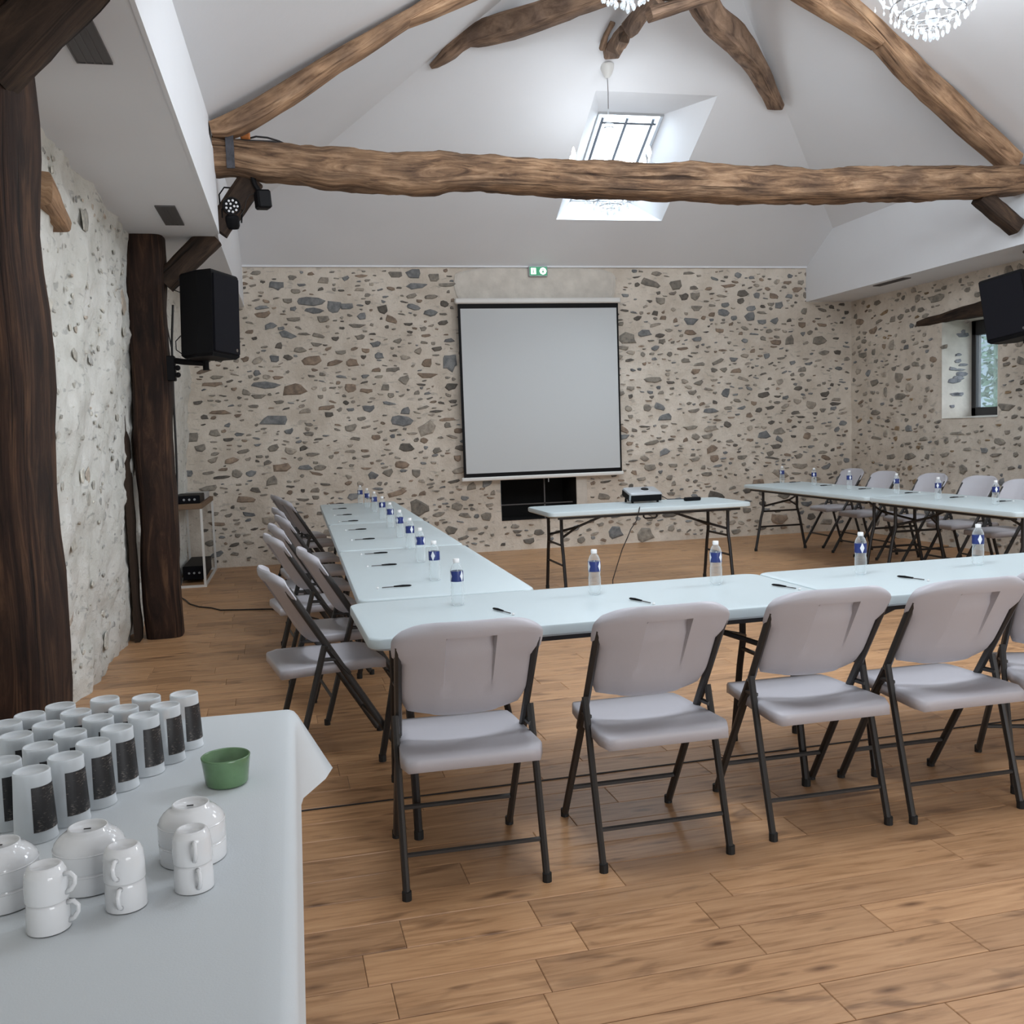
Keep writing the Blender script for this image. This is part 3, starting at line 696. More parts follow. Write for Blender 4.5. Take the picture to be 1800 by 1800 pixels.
# outdoors seen through the window
tag(MB().box(9.4, 9.6, 8.5, 17, -.99, 5).build('garden_wall', M_hedge_wall), 'pale wall outside the small window', 'wall')
q = MB(); rr = random.Random(9); gy = atx(1743, 650, 8.9).y
for k in range(900):
    c = Vector((rr.uniform(8.6, 9.2), gy+.05+rr.uniform(-.32, .12)+rr.gauss(0, .04), rr.uniform(.2, 3.4))); s_ = rr.uniform(.04, .08)
    a = Vector((rr.gauss(0,1), rr.gauss(0,1), rr.gauss(0,1))).normalized(); b = a.orthogonal().normalized()
    q.add([c-a*s_, c+b*s_*.5, c+a*s_, c-b*s_*.5], [(0,1,2,3)])
q.tube([(8.9, gy-.1, -1), (8.9, gy-.1, 2.6)], .04, 6)
tag(q.build('garden_shrub', M_green_leaf), 'leafy green shrub outside the small window', 'shrub')
tag(MB().box(7.8, 30, -10, 30, -1.1, -1.0).build('garden_ground', M_green_leaf), 'green lawn outside', 'lawn', kind='stuff')

# ------------------------------------------------------------------ niche under the screen
nw = MB(); x0, x1, z0, z1 = NICHE
nw.add([(x0, YB-.01, z0), (x1, YB-.01, z0), (x1, YB-.01, z1), (x0, YB-.01, z1), (x0+.05, YB+.55, z0), (x1-.02, YB+.55, z0), (x1-.02, YB+.55, z1), (x0+.05, YB+.55, z1)],
       [(4,5,6,7), (0,1,5,4), (3,0,4,7), (2,3,7,6), (1,2,6,5)])
ni = nw.build('alcove', M_darkvoid, wall_back); ni['label'] = 'black alcove below the screen'
q = MB(); q.box(x1, x1+.13, YB-.03, YB-.012, z0+.13, z1+.02).build('alcove_jamb', M_jamb, wall_back)
q = MB().box(x0+.02, x1-.02, YB+.08, YB+.10, .535, .548); q.box(2.93, 2.945, YB+.08, YB+.095, .36, 1.0); q.build('alcove_bars', M_vent, wall_back)

# ------------------------------------------------------------------ timbers
YT = 7.66
top = [(374,246),(430,250),(520,259),(600,263),(647,267),(700,272),(745,272),(773,269),(813,277),(933,280),(1033,285),(1100,289),(1200,288),(1300,293),(1367,298),(1433,301),(1533,295),(1633,294),(1763,293),(1797,295)]
bot = [(374,308),(413,308),(467,318),(517,322),(567,332),(600,333),(650,337),(700,341),(760,343),(813,336),(867,337),(933,341),(1000,347),(1050,348),(1100,351),(1150,353),(1200,352),(1300,355),(1433,357),(1533,354),(1633,352),(1733,348),(1797,342)]
beam = timber('tie_beam', outline(top, bot, (7.42, 7.68), 150, .28), M_beam, None, .28, .013, 2.2, 3.6, 26)
tag(beam, 'long gnarled oak tie beam spanning the hall below the skylight', 'beam')
YT = 7.44
st = MB(); a = at(405, 247, YT); b = at(408, 306, YT)
st.box(a.x-.028, a.x+.028, YT-.165, YT-.145, b.z, a.z+.01); st.box(a.x-.028, a.x+.028, YT-.165, YT+.16, a.z+.005, a.z+.02)
st.build('iron_strap', M_iron, beam)
Lt = [(368,218),(433,187),(500,147),(550,115),(600,87),(650,57),(713,22),(747,0),(840,-52),(1000,-140),(1165,-226)]
Lb = [(368,242),(413,242),(467,213),(533,170),(600,122),(650,92),(710,50),(770,14),(830,-22),(1000,-115),(1170,-190)]
tag(timber('rafter', outline(Lt, Lb, (7.30, 7.24), 36, .20), M_rafter, None, .20, .005, 5, 5), 'oak rafter rising from the left end of the tie beam', 'rafter')
tag(timber('rafter_splice', outline([(709,42),(770,10),(830,-25),(950,-88)], [(711,47),(767,27),(830,0),(945,-52)], 7.27, 14, .17), M_rafter, None, .17, .004, 6, 5), 'oak splice piece fixed under the upper left rafter', 'rafter')
Rt = [(1797,283),(1733,222),(1667,158),(1617,115),(1597,92),(1567,67),(1538,38),(1500,3),(1470,-22),(1350,-112),(1180,-226)]
Rb = [(1766,296),(1713,250),(1633,180),(1583,132),(1543,82),(1500,34),(1440,-18),(1320,-100),(1180,-190)]
tag(timber('rafter', outline(Rt, Rb, (7.66, 7.24), 36, .20), M_rafter, None, .20, .005, 9, 5), 'long pale oak rafter rising from the right end of the tie beam', 'rafter')
tag(timber('rafter_splice', outline([(1545,78),(1502,30),(1442,-20),(1350,-85)], [(1541,84),(1510,64),(1450,27),(1345,-35)], (7.48, 7.40), 14, .17), M_rafter, None, .17, .004, 10, 5), 'oak splice piece fixed under the upper right rafter', 'rafter')
YT = 7.3
tag(timber('king_post', [(at(1178, -214, YT), .10, .09), (at(1180, -130, YT), .09, .09), (at(1185, -60, YT), .10, .1), (at(1190, -8, YT), .10, .1)], M_hipw, None, .2, .008, 4),
    'short oak king post at the meeting point of the upper timbers', 'post')
HLt = [(757,117),(783,87),(813,52),(828,39),(847,36),(940,7),(1050,-25),(1170,-62)]
HLb = [(768,119),(790,108),(810,92),(820,84),(867,75),(933,58),(1000,33),(1080,2),(1175,-30)]
tag(timber('hip_timber', outline(HLt, HLb, (9.0, 7.4), 26, .16), M_hipw, None, .16, .006, 12, 6), 'broad oak timber running from the left hip to the king post', 'beam')
HRt = [(1371,192),(1347,122),(1326,76),(1312,52),(1300,45),(1275,25),(1262,0),(1240,-45)]
HRb = [(1358,188),(1318,122),(1277,82),(1239,50),(1212,16),(1198,-12),(1188,-50)]
tag(timber('hip_timber', outline(HRt, HRb, (9.2, 7.4), 22, .16), M_hipw, None, .16, .007, 17, 6), 'broad oak timber dropping from the king post to the right hip', 'beam')
mid = [((1062, 96), (1084, 98)), ((1075, 72), (1102, 72)), ((1098, 42), (1126, 44)), ((1122, 14), (1150, 17)), ((1150, -20), (1180, -14))]
tag(timber('jack_timber', outline([a for a, b in mid], [b for a, b in mid], (8.75, 7.4), 10, .15), M_hipw, None, .15, .006, 21, 6), 'short split oak timber between the two hip timbers above the chandelier', 'beam')
tag(timber('timber_stub', outline([(1053, 86), (1058, 66), (1072, 40)], [(1064, 88), (1068, 64), (1084, 38)], (8.7, 8.5), 4, .06), M_hipw, None, .06, .004, 25, 3.5), 'small oak stub beside the short split timber', 'beam')
tag(timber('collar_timber', outline([(1140, 14), (1190, 1), (1255, -16)], [(1136, 40), (1195, 20), (1262, 0)], (7.42, 7.42), 6, .12), M_hipw, None, .12, .006, 31, 3.5), 'short level oak piece joining the split timber to the right hip timber', 'beam')

# posts
def post(name, xa, xb, ya, yb, ztop, label, seed, lean=0):
    p = empty(name, ((xa+xb)/2, (ya+yb)/2, 0), 0, label, 'post')
    st = [((lean*i/22+.008*math.sin(i*.9+seed), 0, ztop*i/22), (xb-xa)/2, (yb-ya)/2) for i in range(23)]
    timber('shaft', st, M_post, p, yb-ya, .0065, seed, 4.5, 22); return p
p1 = post('oak_post', -1.19, -.86, 3.46, 4.0, 3.0, 'thick dark oak post nearest the viewer at the left edge', 3, .03)
p2 = post('oak_post', -1.135, -.875, 7.45, 7.76, 2.93, 'dark oak post standing beside the left loudspeaker', 8, .03)
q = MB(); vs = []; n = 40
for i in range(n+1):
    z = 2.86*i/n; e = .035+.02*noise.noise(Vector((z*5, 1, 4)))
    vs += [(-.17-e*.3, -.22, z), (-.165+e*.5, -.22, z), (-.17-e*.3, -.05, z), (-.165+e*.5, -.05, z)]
q.add(vs, [f_ for i in range(n) for f_ in ((4*i, 4*i+1, 4*i+5, 4*i+4), (4*i+1, 4*i+3, 4*i+7, 4*i+5))]); q.build('shadow_gap_strip', M_brace, p2)  # dark strip models the shadow gap between wall and post
def brace(pa, pb, hgt, dep, label, seed):
    st = [(Vector(pa).lerp(Vector(pb), i/8), hgt) for i in range(9)]
    return tag(timber('oak_brace', st, M_brace, None, dep, .008, seed, 5), label, 'brace')
ba_, bb_ = at(62, 118, 3.55), at(180, -4, 3.55); bd_ = (bb_-ba_).normalized(); bn_ = Vector((-bd_.z, 0, bd_.x))*.088
brace(ba_-bd_*.12+bn_, bb_+bd_*.03+bn_, .085, .16, 'dark oak brace from the nearest post up to the left eave', 3)
brace((-.86, 7.60, 2.58), (-.50, 7.60, 2.92), .085, .14, 'dark oak brace from the post beside the left loudspeaker up to the eave', 4)
YT = 7.5
a = at(385, 392, YT); b = at(432, 330, YT)
brace((a.x-.02, YT, a.z-.05), (b.x+.05, YT, b.z+.06), .09, .14, 'dark oak brace under the left end of the tie beam behind the spotlight', 5)
YT = 7.68
a = at(1762, 400, YT); b = at(1722, 352, YT)
brace((SR+.02-.06, YT, a.z+.0), (at(1725, 345, YT).x-.02, YT, at(1735, 345, YT).z), .075, .14, 'short dark oak brace under the right end of the tie beam', 6)
brace((6.80, 7.62, 2.56), (6.46, 7.62, 2.90), .07, .14, 'dark oak brace under the right eave above the right loudspeaker', 7)
p3 = post('oak_post', 6.74, 7.0, 7.48, 7.78, 2.93, 'dark oak post against the right wall behind the right loudspeaker', 12)
BE = atx(92, 372, -1.07)
tag(timber('beam_end', [((wl(2.3)+.03, BE.y+.05*(i-5), BE.z+.05-.014*i), .085-.007*i) for i in range(8)], M_rafter, None, .10, .006, 3, 4, up=(1, 0, 0)),
    'sawn beam end let into the whitewashed left wall', 'beam end')

# ------------------------------------------------------------------ stage lights and cables on the tie beam
sl = empty('par_spotlight', at(407, 362, 7.42), 0, 'round black stage spotlight with twelve white lenses under the beam end', 'spotlight')
sl.rotation_euler = (R(106), 0, R(10))
MB().lathe([(.0, -.13), (.04, -.13), (.058, -.10), (.062, 0), (.062, .02), (.055, .02), (.052, .008), (0, .008)], 20).build('housing', M_black, sl, True)
for k in range(12):
    r_, t = (.017, k*2.094) if k < 3 else (.040, (k-3)*2*math.pi/9)
    MB().lathe([(.0085, .009), (.0085, .014), (0, .016)], 8, (r_*math.cos(t), r_*math.sin(t), 0)).build('lens', M_led, sl)
MB().tube([(-.075, 0, -.04), (-.078, .07, -.05), (-.04, .12, -.07), (.04, .12, -.07), (.078, .07, -.05), (.075, 0, -.04)], .006, 6).build('yoke', M_black, sl)
s2 = empty('par_spotlight', at(408, 391, 7.46), 0, 'black stage spotlight aimed down below the lensed one', 'spotlight'); s2.rotation_euler = (R(25), 0, R(10))
MB().lathe([(.0, -.04), (.048, -.04), (.055, -.02), (.050, .04), (.035, .055), (0, .055)], 18).build('housing', M_black, s2, True)
MB().tube([(.066, 0, 0), (.07, 0, .09), (0, .02, .12), (-.07, 0, .09), (-.066, 0, 0)], .006, 6).build('yoke', M_black, s2)
s3 = empty('box_spotlight', at(463, 350, 7.42), 0, 'square black floodlight hanging under the tie beam', 'spotlight'); s3.rotation_euler = (0, R(-4), R(20))
MB().bbox(-.055, .045, -.05, .05, -.07, .06, .012).build('housing', M_black, s3)
MB().tube([(-.02, 0, .05), (-.05, 0, .10), (-.06, 0, .16)], .018, 8).build('mount_arm', M_black, s3)
q = MB(); q.tube([at(*p, 7.42) for p in ((423,378),(430,368),(433,352),(438,343),(448,340),(456,341))], .003, 5)
tag(q.build('lamp_cable', M_cord), 'thin grey cable looping between the two black spotlights', 'cable')
q = MB(); q.tube([at(*p, 7.52) for p in ((372,244),(395,246),(420,246),(450,248),(480,249),(510,257))], .008, 6); q.tube([at(*p, 7.56) for p in ((432,245),(450,240),(470,242),(490,248),(505,255))], .007, 6)
tag(q.build('beam_cable', M_cord), 'dark cables lying on top of the left end of the tie beam', 'cable')
a = at(431, 239, 7.55); tag(MB().bbox(a.x-.035, a.x+.035, a.y-.03, a.y+.03, a.z-.03, a.z+.03, .01).build('cable_clip', M_orange), 'small orange fitting on the cables above the tie beam', 'fitting')

# ------------------------------------------------------------------ loudspeakers
def speaker(loc, rz, tilt, label, W=.36, Dp=.34, Hh=.60, mirror=1):
    s_ = empty('loudspeaker', loc, rz, label, 'loudspeaker', 'loudspeakers on brackets'); s_.rotation_euler = (tilt, 0, rz)
    # trapezoid cabinet: narrow back (+y), grille face at -y
    fw, bw = W/2, W*.30; P_ = [(-fw, -Dp/2), (fw, -Dp/2), (fw, -Dp*.1), (bw, Dp/2), (-bw, Dp/2), (-fw, -Dp*.1)]
    MB().slab(P_, -Hh/2, Hh/2, .018).build('cabinet', M_black, s_)
    MB().slab([(-fw+.012, -Dp/2-.014), (fw-.012, -Dp/2-.014), (fw-.012, -Dp/2+.01), (-fw+.012, -Dp/2+.01)], -Hh/2+.03, Hh/2-.03, .006).build('grille', M_grille, s_)
    MB().lathe([(0, -.003), (.012, -.003), (.012, 0), (0, 0)], 12).build('badge', M_chrome, s_).matrix_basis = Matrix.Translation((fw-.05, -Dp/2-.017, -Hh/2+.06)) @ Matrix.Rotation(R(90), 4, 'X')
    return s_
ls = speaker(at(364, 556, 7.35), R(62), R(0), 'black loudspeaker on a bracket beside the second oak post on the left', .31, .31, .60)
ls.rotation_euler = (0, R(3), R(58))
rs = speaker(at(1783, 541, 7.45), R(-70), R(0), 'black loudspeaker at the right edge in front of the small window', .38, .34, .56)
rs.rotation_euler = (0, R(-9), R(-66))
def bracket(P, sx, label):
    b = empty('speaker_bracket', P, 0, label, 'bracket')
    MB().bbox(-.035, .035, -.04, .04, -.09, .09, .006).build('clamp_plate', M_black, b)
    MB().tube([(0, 0, .06), (sx*.10, -.02, .045), (sx*.26, -.06, .03)], .022, 8).build('arm', M_black, b)
    MB().tube([(sx*.25, -.06, -.02), (sx*.25, -.06, .10)], .022, 8).build('pin', M_black, b)
    for z in (.0, -.05):
        MB().lathe([(0, 0), (.016, .0), (.02, .012), (0, .02)], 10).build('knob', M_black, b).matrix_basis = Matrix.Translation((sx*.055, -.05, z)) @ Matrix.Rotation(R(90), 4, 'X')
    return b
pb_ = at(300, 648, 7.52); bracket((pb_.x, 7.52, pb_.z), 1, 'black steel bracket holding the left loudspeaker to the post')
pb_ = at(1835, 600, 7.52); bracket((pb_.x, 7.5, pb_.z), -1, 'black steel bracket holding the right loudspeaker')
q = MB(); q.tube([at(*p, 7.5) for p in ((320,482),(314,492),(318,500),(310,505),(306,510),(317,514),(319,540))], .004, 5)
q.tube([at(*p, 7.5) for p in ((318,590),(309,600),(310,615),(320,622))], .004, 5)
tag(q.build('speaker_lead', M_cord), 'black leads curling behind the left loudspeaker', 'cable')
q = MB(); cp_ = [at(*p, 7.84) for p in ((304,536),(302,600),(303,640),(305,700),(309,780),(311,830),(311,862),(312,950),(314,1040))]; q.tube(cp_+[Vector((cp_[-1].x, 7.84, .012))], .009, 6)
q.tube([at(*p, 7.83) for p in ((288,540),(294,575),(301,610))], .005, 6)
tag(q.build('power_cable', M_cord), 'black cables running down beside the second oak post', 'cable')

# ------------------------------------------------------------------ exit sign, screen
a = at(945, 477.5, YB-.03)
ex = empty('exit_sign', (a.x, YB-.035, a.z), 0, 'small green and white lit emergency exit sign above the screen', 'sign')
MB().bbox(-.115, .115, -.03, .03, -.062, .062, .008).build('housing', M_silver, ex)
MB().box(-.105, .105, -.034, -.030, -.050, .050).build('face', M_exit, ex)
q = MB(); q.box(-.09, -.03, -.037, -.034, -.036, .036); q.build('door_pictogram', M_exitw, ex)
q = MB(); q.add([(.055+.042*math.cos(t*math.pi/4), -.037, .042*math.sin(t*math.pi/4)) for t in range(8)], [tuple(range(8))]); q.build('arrow_disc', M_exitw, ex)
q = MB(); q.box(.05, .058, -.0385, -.037, -.005, .028); q.add([(.035, -.0385, -.002), (.073, -.0385, -.002), (.054, -.0385, -.026)], [(0,1,2)]); q.box(-.066, -.056, -.0385, -.037, -.026, .012); q.box(-.066, -.056, -.0385, -.037, .016, .026); q.build('pictogram_mark', M_exit, ex)
ps = empty('projection_screen', (2.92, YB-.12, 0), 0, 'large pull-down projection screen with black border on the far wall', 'screen')
def onp(x, y): p = at(x, y, YB-.12); return (p.x-2.92, p.z)
c = [onp(804, 534), onp(1086, 533), onp(1095, 829), onp(817, 839)]
xa, xb = c[0][0], c[1][0]; zt, zb = (c[0][1]+c[1][1])/2, (c[2][1]+c[3][1])/2
MB().box(xa, xb, -.002, .002, zb, zt).build('black_border', M_black, ps)
MB().box(xa+.030, xb-.022, -.0045, -.002, zb+.045, zt-.055).build('projection_surface', M_screen, ps)
MB().bbox(xa-.03, xb+.03, -.03, .05, zt, zt+.062, .012).build('case', M_whitepaint, ps)
MB().bbox(xa-.03, xb+.02, -.018, .018, zb-.045, zb, .01).build('bottom_bar', M_whitepaint, ps)
MB().tube([(.02, 0, zb-.045), (.02, 0, zb-.09)], .006, 6).build('pull_handle', M_silver, ps)
bx = at(1088, 531, YB-.1); 

# ------------------------------------------------------------------ folding table
def leg_frame(xo, sgn, par, spread=.30, top=.69, T=.022):
    """wishbone folding leg: two bent tubes, cross bars, diagonal brace"""
    f = empty('leg_frame', (xo, 0, 0)); f.parent = par
    r_ = .0148
    for s_ in (-1, 1):
        MB().tube([(0, s_*.205, top), (0, s_*.205, .47), (0, s_*.235, .36), (0, s_*(spread-.02), .12), (0, s_*spread, .02)], r_, 8).build('leg', M_leg, f, True)
        MB().lathe([(.017, 0), (.017, .03), (0, .03)], 10, (0, s_*spread, 0), cap0=True).build('foot_cap', M_rubber, f)
    MB().tube([(0, -.21, .44), (0, .21, .44)], .010, 6).build('cross_bar', M_leg, f)
    MB().tube([(0, -.262, .27), (0, .262, .27)], .010, 6).build('cross_bar', M_leg, f)
    MB().tube([(0, -.2, top), (0, .2, top)], .012, 6).build('cross_bar', M_leg, f)
    MB().tube([(sgn*.52, 0, .685), (sgn*.20, 0, .57), (0, -.19, .50)], .011, 6).build('brace', M_leg, f)
    MB().tube([(sgn*.20, 0, .57), (0, .19, .50)], .011, 6).build('brace', M_leg, f)
    return f
def make_table(L_, Wd=.76, name='folding_table'):
    t = empty(name)
    P_ = rounded(-L_/2, L_/2, -Wd/2, Wd/2, .055, 5)
    MB().slab(P_, .697, .74, .008).build('tabletop', M_table, t, True)
    q = MB(); q.box(-L_/2+.09, L_/2-.09, -Wd/2+.05, -Wd/2+.075, .672, .697); q.box(-L_/2+.09, L_/2-.09, Wd/2-.075, Wd/2-.05, .672, .697); q.build('rail', M_leg, t)
    leg_frame(-L_/2+.15, 1, t); leg_frame(L_/2-.15, -1, t)
    MB().tube([(-.06, -.30, .69), (-.06, -.30, .655), (-.045, -.30, .642), (.045, -.30, .642), (.06, -.30, .655), (.06, -.30, .69)], .008, 6).build('handle', M_leg, t)
    return t
T6 = make_table(1.83); T8 = make_table(2.44)
tables = []
FR = .036
def put_table(src, x, y, rz, label, group, used=set()):
    o = src if src.name not in used else copy_tree(src); used.add(src.name)
    o.location = (x, y, 0); o.rotation_euler = (0, 0, rz); o['label'] = label; o['category'] = 'table'; o['group'] = group; return o
G1 = 'white folding tables set in a U'
fx = lambda s: (.20+s*math.cos(FR), 3.655+s*math.sin(FR))
x, y = fx(.915); put_table(T6, x, y, FR, 'white folding table at the left front corner of the U', G1)
x, y = fx(.915+1.84); put_table(T6, x, y, FR, 'white folding table in the middle of the front row', G1)
x, y = fx(.915+3.68); put_table(T6, x, y, FR, 'white folding table at the right end of the front row, beyond the frame', G1)
XLc = .61
put_table(T6, XLc, 4.075+.925, math.pi/2, 'first white folding table of the left row, touching the front row', G1)
put_table(T6, XLc, 5.93+.925, math.pi/2, 'middle white folding table of the left row', G1)
put_table(T8, XLc, 7.79+1.22, math.pi/2, 'farthest white folding table of the left row, nearest the stone wall', G1)
put_table(T8, 5.26, 10.17-1.22, math.pi/2, 'farthest white folding table of the right row, nearest the stone corner', G1)
put_table(T6, 5.26, 7.72-.925, math.pi/2, 'second white folding table of the right row', G1)
pt_ = put_table(T6, 2.94, 8.22, R(1), 'white folding table carrying the projector in front of the screen', 'projector table')

# ------------------------------------------------------------------ folding chair (faces +y)
def make_chair():
    t = empty('folding_chair')
    def tubept(z): return .25-.606*z      # y of the long tube at height z
    for s_ in (-1, 1):
        MB().tube([(s_*.205, tubept(.02), .02), (s_*.207, tubept(.45), .45), (s_*.216, tubept(.79), .79)], .0125, 8, flat=1.25).build('front_leg', M_tube, t, True)
        MB().tube([(s_*.222, -.232, .02), (s_*.222, -.16, .27), (s_*.220, -.085, .535)], .0118, 8, flat=1.2).build('rear_leg', M_tube, t, True)
        MB().tube([(s_*.216, -.062, .515), (s_*.214, .0, .425), (s_*.212, .02, .40)], .010, 6).build('hinge_link', M_tube, t)
        MB().tube([(s_*.215, -.112, .475), (s_*.213, -.03, .47)], .009, 6).build('hinge_link', M_tube, t)
        for (xx, yy) in ((s_*.205, tubept(0)-.004), (s_*.222, -.236)):
            MB().lathe([(.015, 0), (.015, .028), (0, .028)], 10, (xx, yy, 0), cap0=True).build('foot_cap', M_rubber, t)
    MB().tube([(-.205, tubept(.135), .135), (.205, tubept(.135), .135)], .009, 6).build('stretcher', M_tube, t)
    MB().tube([(-.222, -.200, .125), (.222, -.200, .125)], .008, 6).build('stretcher', M_tube, t)
    # seat
    q = MB(); nx, ny = 12, 10; vs = []; fs = []
    def sh(i, j):
        u = i/nx*2-1; v = j/ny; w_ = .222-.032*v-.012*max(0, (v-.8)/.2)**2
        if v < .12: w_ -= .022*(1-v/.12)**2
        y = -.268+.455*v; x = u*w_
        z = .452 - .006*(1-u*u)*math.sin(v*math.pi)**.7 - .010*max(0, (v-.85)/.15)**2 - .006*max(0, (.05-v)/.05)**2
        return x, y, z
    for j in range(ny+1):
        for i in range(nx+1): vs.append(sh(i, j))
    for j in range(ny):
        for i in range(nx): fs.append((j*(nx+1)+i, j*(nx+1)+i+1, (j+1)*(nx+1)+i+1, (j+1)*(nx+1)+i))
    edge = [i for i in range(nx+1)]+[j*(nx+1)+nx for j in range(1, ny+1)]+[ny*(nx+1)+i for i in range(nx-1, -1, -1)]+[j*(nx+1) for j in range(ny-1, 0, -1)]
    c_ = Vector((0, -.04, 0)); base = len(vs); ne = len(edge)
    for dz, k in ((-.008, 1.018), (-.040, 1.02), (-.044, .97)):
        for e_ in edge: v = vs[e_]; vs.append(((v[0]-c_.x)*k, (v[1]-c_.y)*k+c_.y, v[2]+dz))
    for k in range(ne):
        fs.append((edge[(k+1) % ne], edge[k], base+k, base+(k+1) % ne))
        for l in (0, 1): fs.append((base+l*ne+(k+1) % ne, base+l*ne+k, base+(l+1)*ne+k, base+(l+1)*ne+(k+1) % ne))
    fs.append(tuple(base+2*ne+k for k in range(ne)))
    q.add(vs, fs); q.build('seat', M_white_plastic, t, 'all')
    # backrest: bowed panel with rounded top corners and a recessed grip panel on its rear face
    UL = [-1, -.97, -.92, -.84, -.74, -.62, -.5, -.40, -.345, -.325, -.2, 0, .2, .325, .345, .40, .5, .62, .74, .84, .92, .97, 1]
    VL = [0, .03, .08, .16, .19, .21, .3, .4, .5, .6, .7, .78, .825, .845, .89, .93, .965, .985, 1]; nu, nv = len(UL)-1, len(VL)-1
    def outl(u, v):   # u -1..1, v 0..1 -> x, height along panel
        k_ = min(1, max(0, (v-.62)/.10)); w_ = .206+.030*k_*k_*(3-2*k_)
        if v > .86: w_ -= .034*((v-.86)/.14)**2.4
        if v < .25: w_ -= .026*((.25-v)/.25)**1.8
        hb = .018*(1-u*u)      # bottom edge dips in the middle
        ht = -.030*abs(u)**5; H0 = .335
        au = abs(u); k2 = 1 if au <= .40 else max(0, 1-(au-.40)/.22)
        return u*(w_*(1-k2)+.225*k2), (-hb)*(1-v) + v*(H0+ht)
    q = MB(); vs = []; fs = []
    for side in (0, 1):
        for j in range(nv+1):
            for i in range(nu+1):
                u = UL[i]; v = VL[j]; x, s_ = outl(u, v)
                edge_ = min(1-abs(u), v, 1-v); th = .019*min(1, (max(0, edge_)/.10))**.5
                bow = -.048*(1-u*u)     # centre pushed backwards
                off = bow + (th if side == 0 else -th)*.9
                if side == 1:
                    if abs(u) < .335 and .2 < v < .835: off += .022*((v-.20)/.63)+(.010 if v > .77 else 0)
                # panel plane: leans back along the tube
                z = .545+s_*.955; y = .25-.606*z+.004+off
                if v > .9: y -= -.010*((v-.9)/.1)
                vs.append((x, y, z))
    W = nu+1; off_ = (nv+1)*W
    for j in range(nv):
        for i in range(nu):
            a = j*W+i; fs.append((a+1, a, a+W, a+W+1)); fs.append((off_+a, off_+a+1, off_+a+W+1, off_+a+W))
    for i in range(nu): fs.append((i, i+1, off_+i+1, off_+i)); a = nv*W+i; fs.append((a+1, a, off_+a, off_+a+1))
    for j in range(nv): a = j*W; fs.append((a+W, a, off_+a, off_+a+W)); a = j*W+nu; fs.append((a, a+W, off_+a+W, off_+a))
    q.add(vs, fs); q.build('backrest', M_white_plastic, t, True)
    return t
chair0 = make_chair(); used = [False]
def put_chair(x, y, rz, label, group):
    o = chair0 if not used[0] else copy_tree(chair0); used[0] = True
    o.location = (x, y, 0); o.rotation_euler = (0, 0, rz); o['label'] = label; o['category'] = 'chair'; o['group'] = group
GF = 'white folding chairs along the front row'
put_chair(.490, 3.150, R(0), 'white folding chair farthest left of the front row, nearest the cloth-covered table', GF)
put_chair(1.118, 3.165, R(1.5), 'second white folding chair from the left in the front row', GF)
put_chair(1.745, 3.225, R(1), 'third white folding chair from the left in the front row', GF)
put_chair(2.275, 3.215, R(1), 'fourth white folding chair from the left in the front row', GF)
put_chair(2.87, 3.25, R(-21), 'white folding chair at the right edge, turned at an angle to the front table', GF)
GL = 'white folding chairs along the left row'
names = ['nearest white folding chair of the left row, seen side-on at the table corner', 'second chair of the left row, pushed furthest in under the table', 'third white folding chair of the left row',
         'fourth white folding chair of the left row', 'fifth white folding chair of the left row', 'sixth white folding chair of the left row', 'last but one white folding chair of the left row', 'farthest white folding chair of the left row, nearest the far wall']
for (x, y, a), nm in zip([(.13, 4.45, -80), (.30, 5.12, -83), (.11, 6.0, -80), (.12, 6.70, -83), (.15, 7.44, -82), (.11, 8.28, -84), (.16, 9.45, -82), (.06, 10.25, -80)], names):
    put_chair(x, y, R(a), nm, GL)
GR = 'white folding chairs along the right row'
names = ['farthest white folding chair of the right row, in the stone corner', 'second farthest white folding chair of the right row', 'third farthest white folding chair of the right row', 'fourth farthest white folding chair of the right row',
         'fifth farthest white folding chair of the right row, under the small window', 'sixth farthest white folding chair of the right row, hidden but for its legs', 'nearest white folding chair of the right row, beyond the frame']
for (x, y, a), nm in zip([(5.97, 10.12, 90), (5.86, 9.32, 91), (5.92, 8.60, 89), (5.92, 7.90, 91), (5.80, 7.22, 90), (5.78, 6.52, 92), (5.78, 5.85, 90)], names):
    put_chair(x, y, R(a), nm, GR)

# ------------------------------------------------------------------ bottles and pens
def make_bottle():
    t = empty('water_bottle')
    p = [(0, .004), (.018, .0), (.024, .004), (.0262, .012), (.0258, .022), (.0268, .028), (.0262, .034), (.0268, .042), (.0262, .050), (.0268, .058), (.0262, .066), (.0268, .074), (.0240, .086), (.0262, .098), (.0265, .140), (.0250, .150), (.0185, .166), (.0120, .174), (.0112, .180)]
    MB().lathe(p, 20).build('body', M_pet, t, 'all')
    MB().lathe([(.0268, .100), (.0270, .102), (.0270, .141), (.0268, .143)], 24).build('label', M_blabel, t, 'all')
    MB().lathe([(.0128, .176), (.0132, .178), (.0132, .190), (.0118, .1925), (0, .1925)], 16, cap0=True).build('cap', M_penw, t, True)
    return t
b0 = make_bottle(); ub = [False]
def put_bottle(x, y, rz, label, group, z=.74):
    o = b0 if not ub[0] else copy_tree(b0); ub[0] = True
    o.location = (x, y, z+.0005); o.rotation_euler = (0, 0, rz); o.scale = (.97,)*3; o['label'] = label; o['category'] = 'bottle'; o['group'] = group
ordn = ['first', 'second', 'third', 'fourth', 'fifth', 'sixth', 'seventh', 'eighth', 'ninth', 'tenth']
def basept(x, y): p = atz(x, y, .74); d = Vector((p.x, p.y, 0)).normalized()*.024; return p.x+d.x, p.y+d.y
LBp = [(805,1066),(765,1022),(740,990),(722,966),(704,946),(687,928),(673,913),(659,901),(646,893),(634,886)]
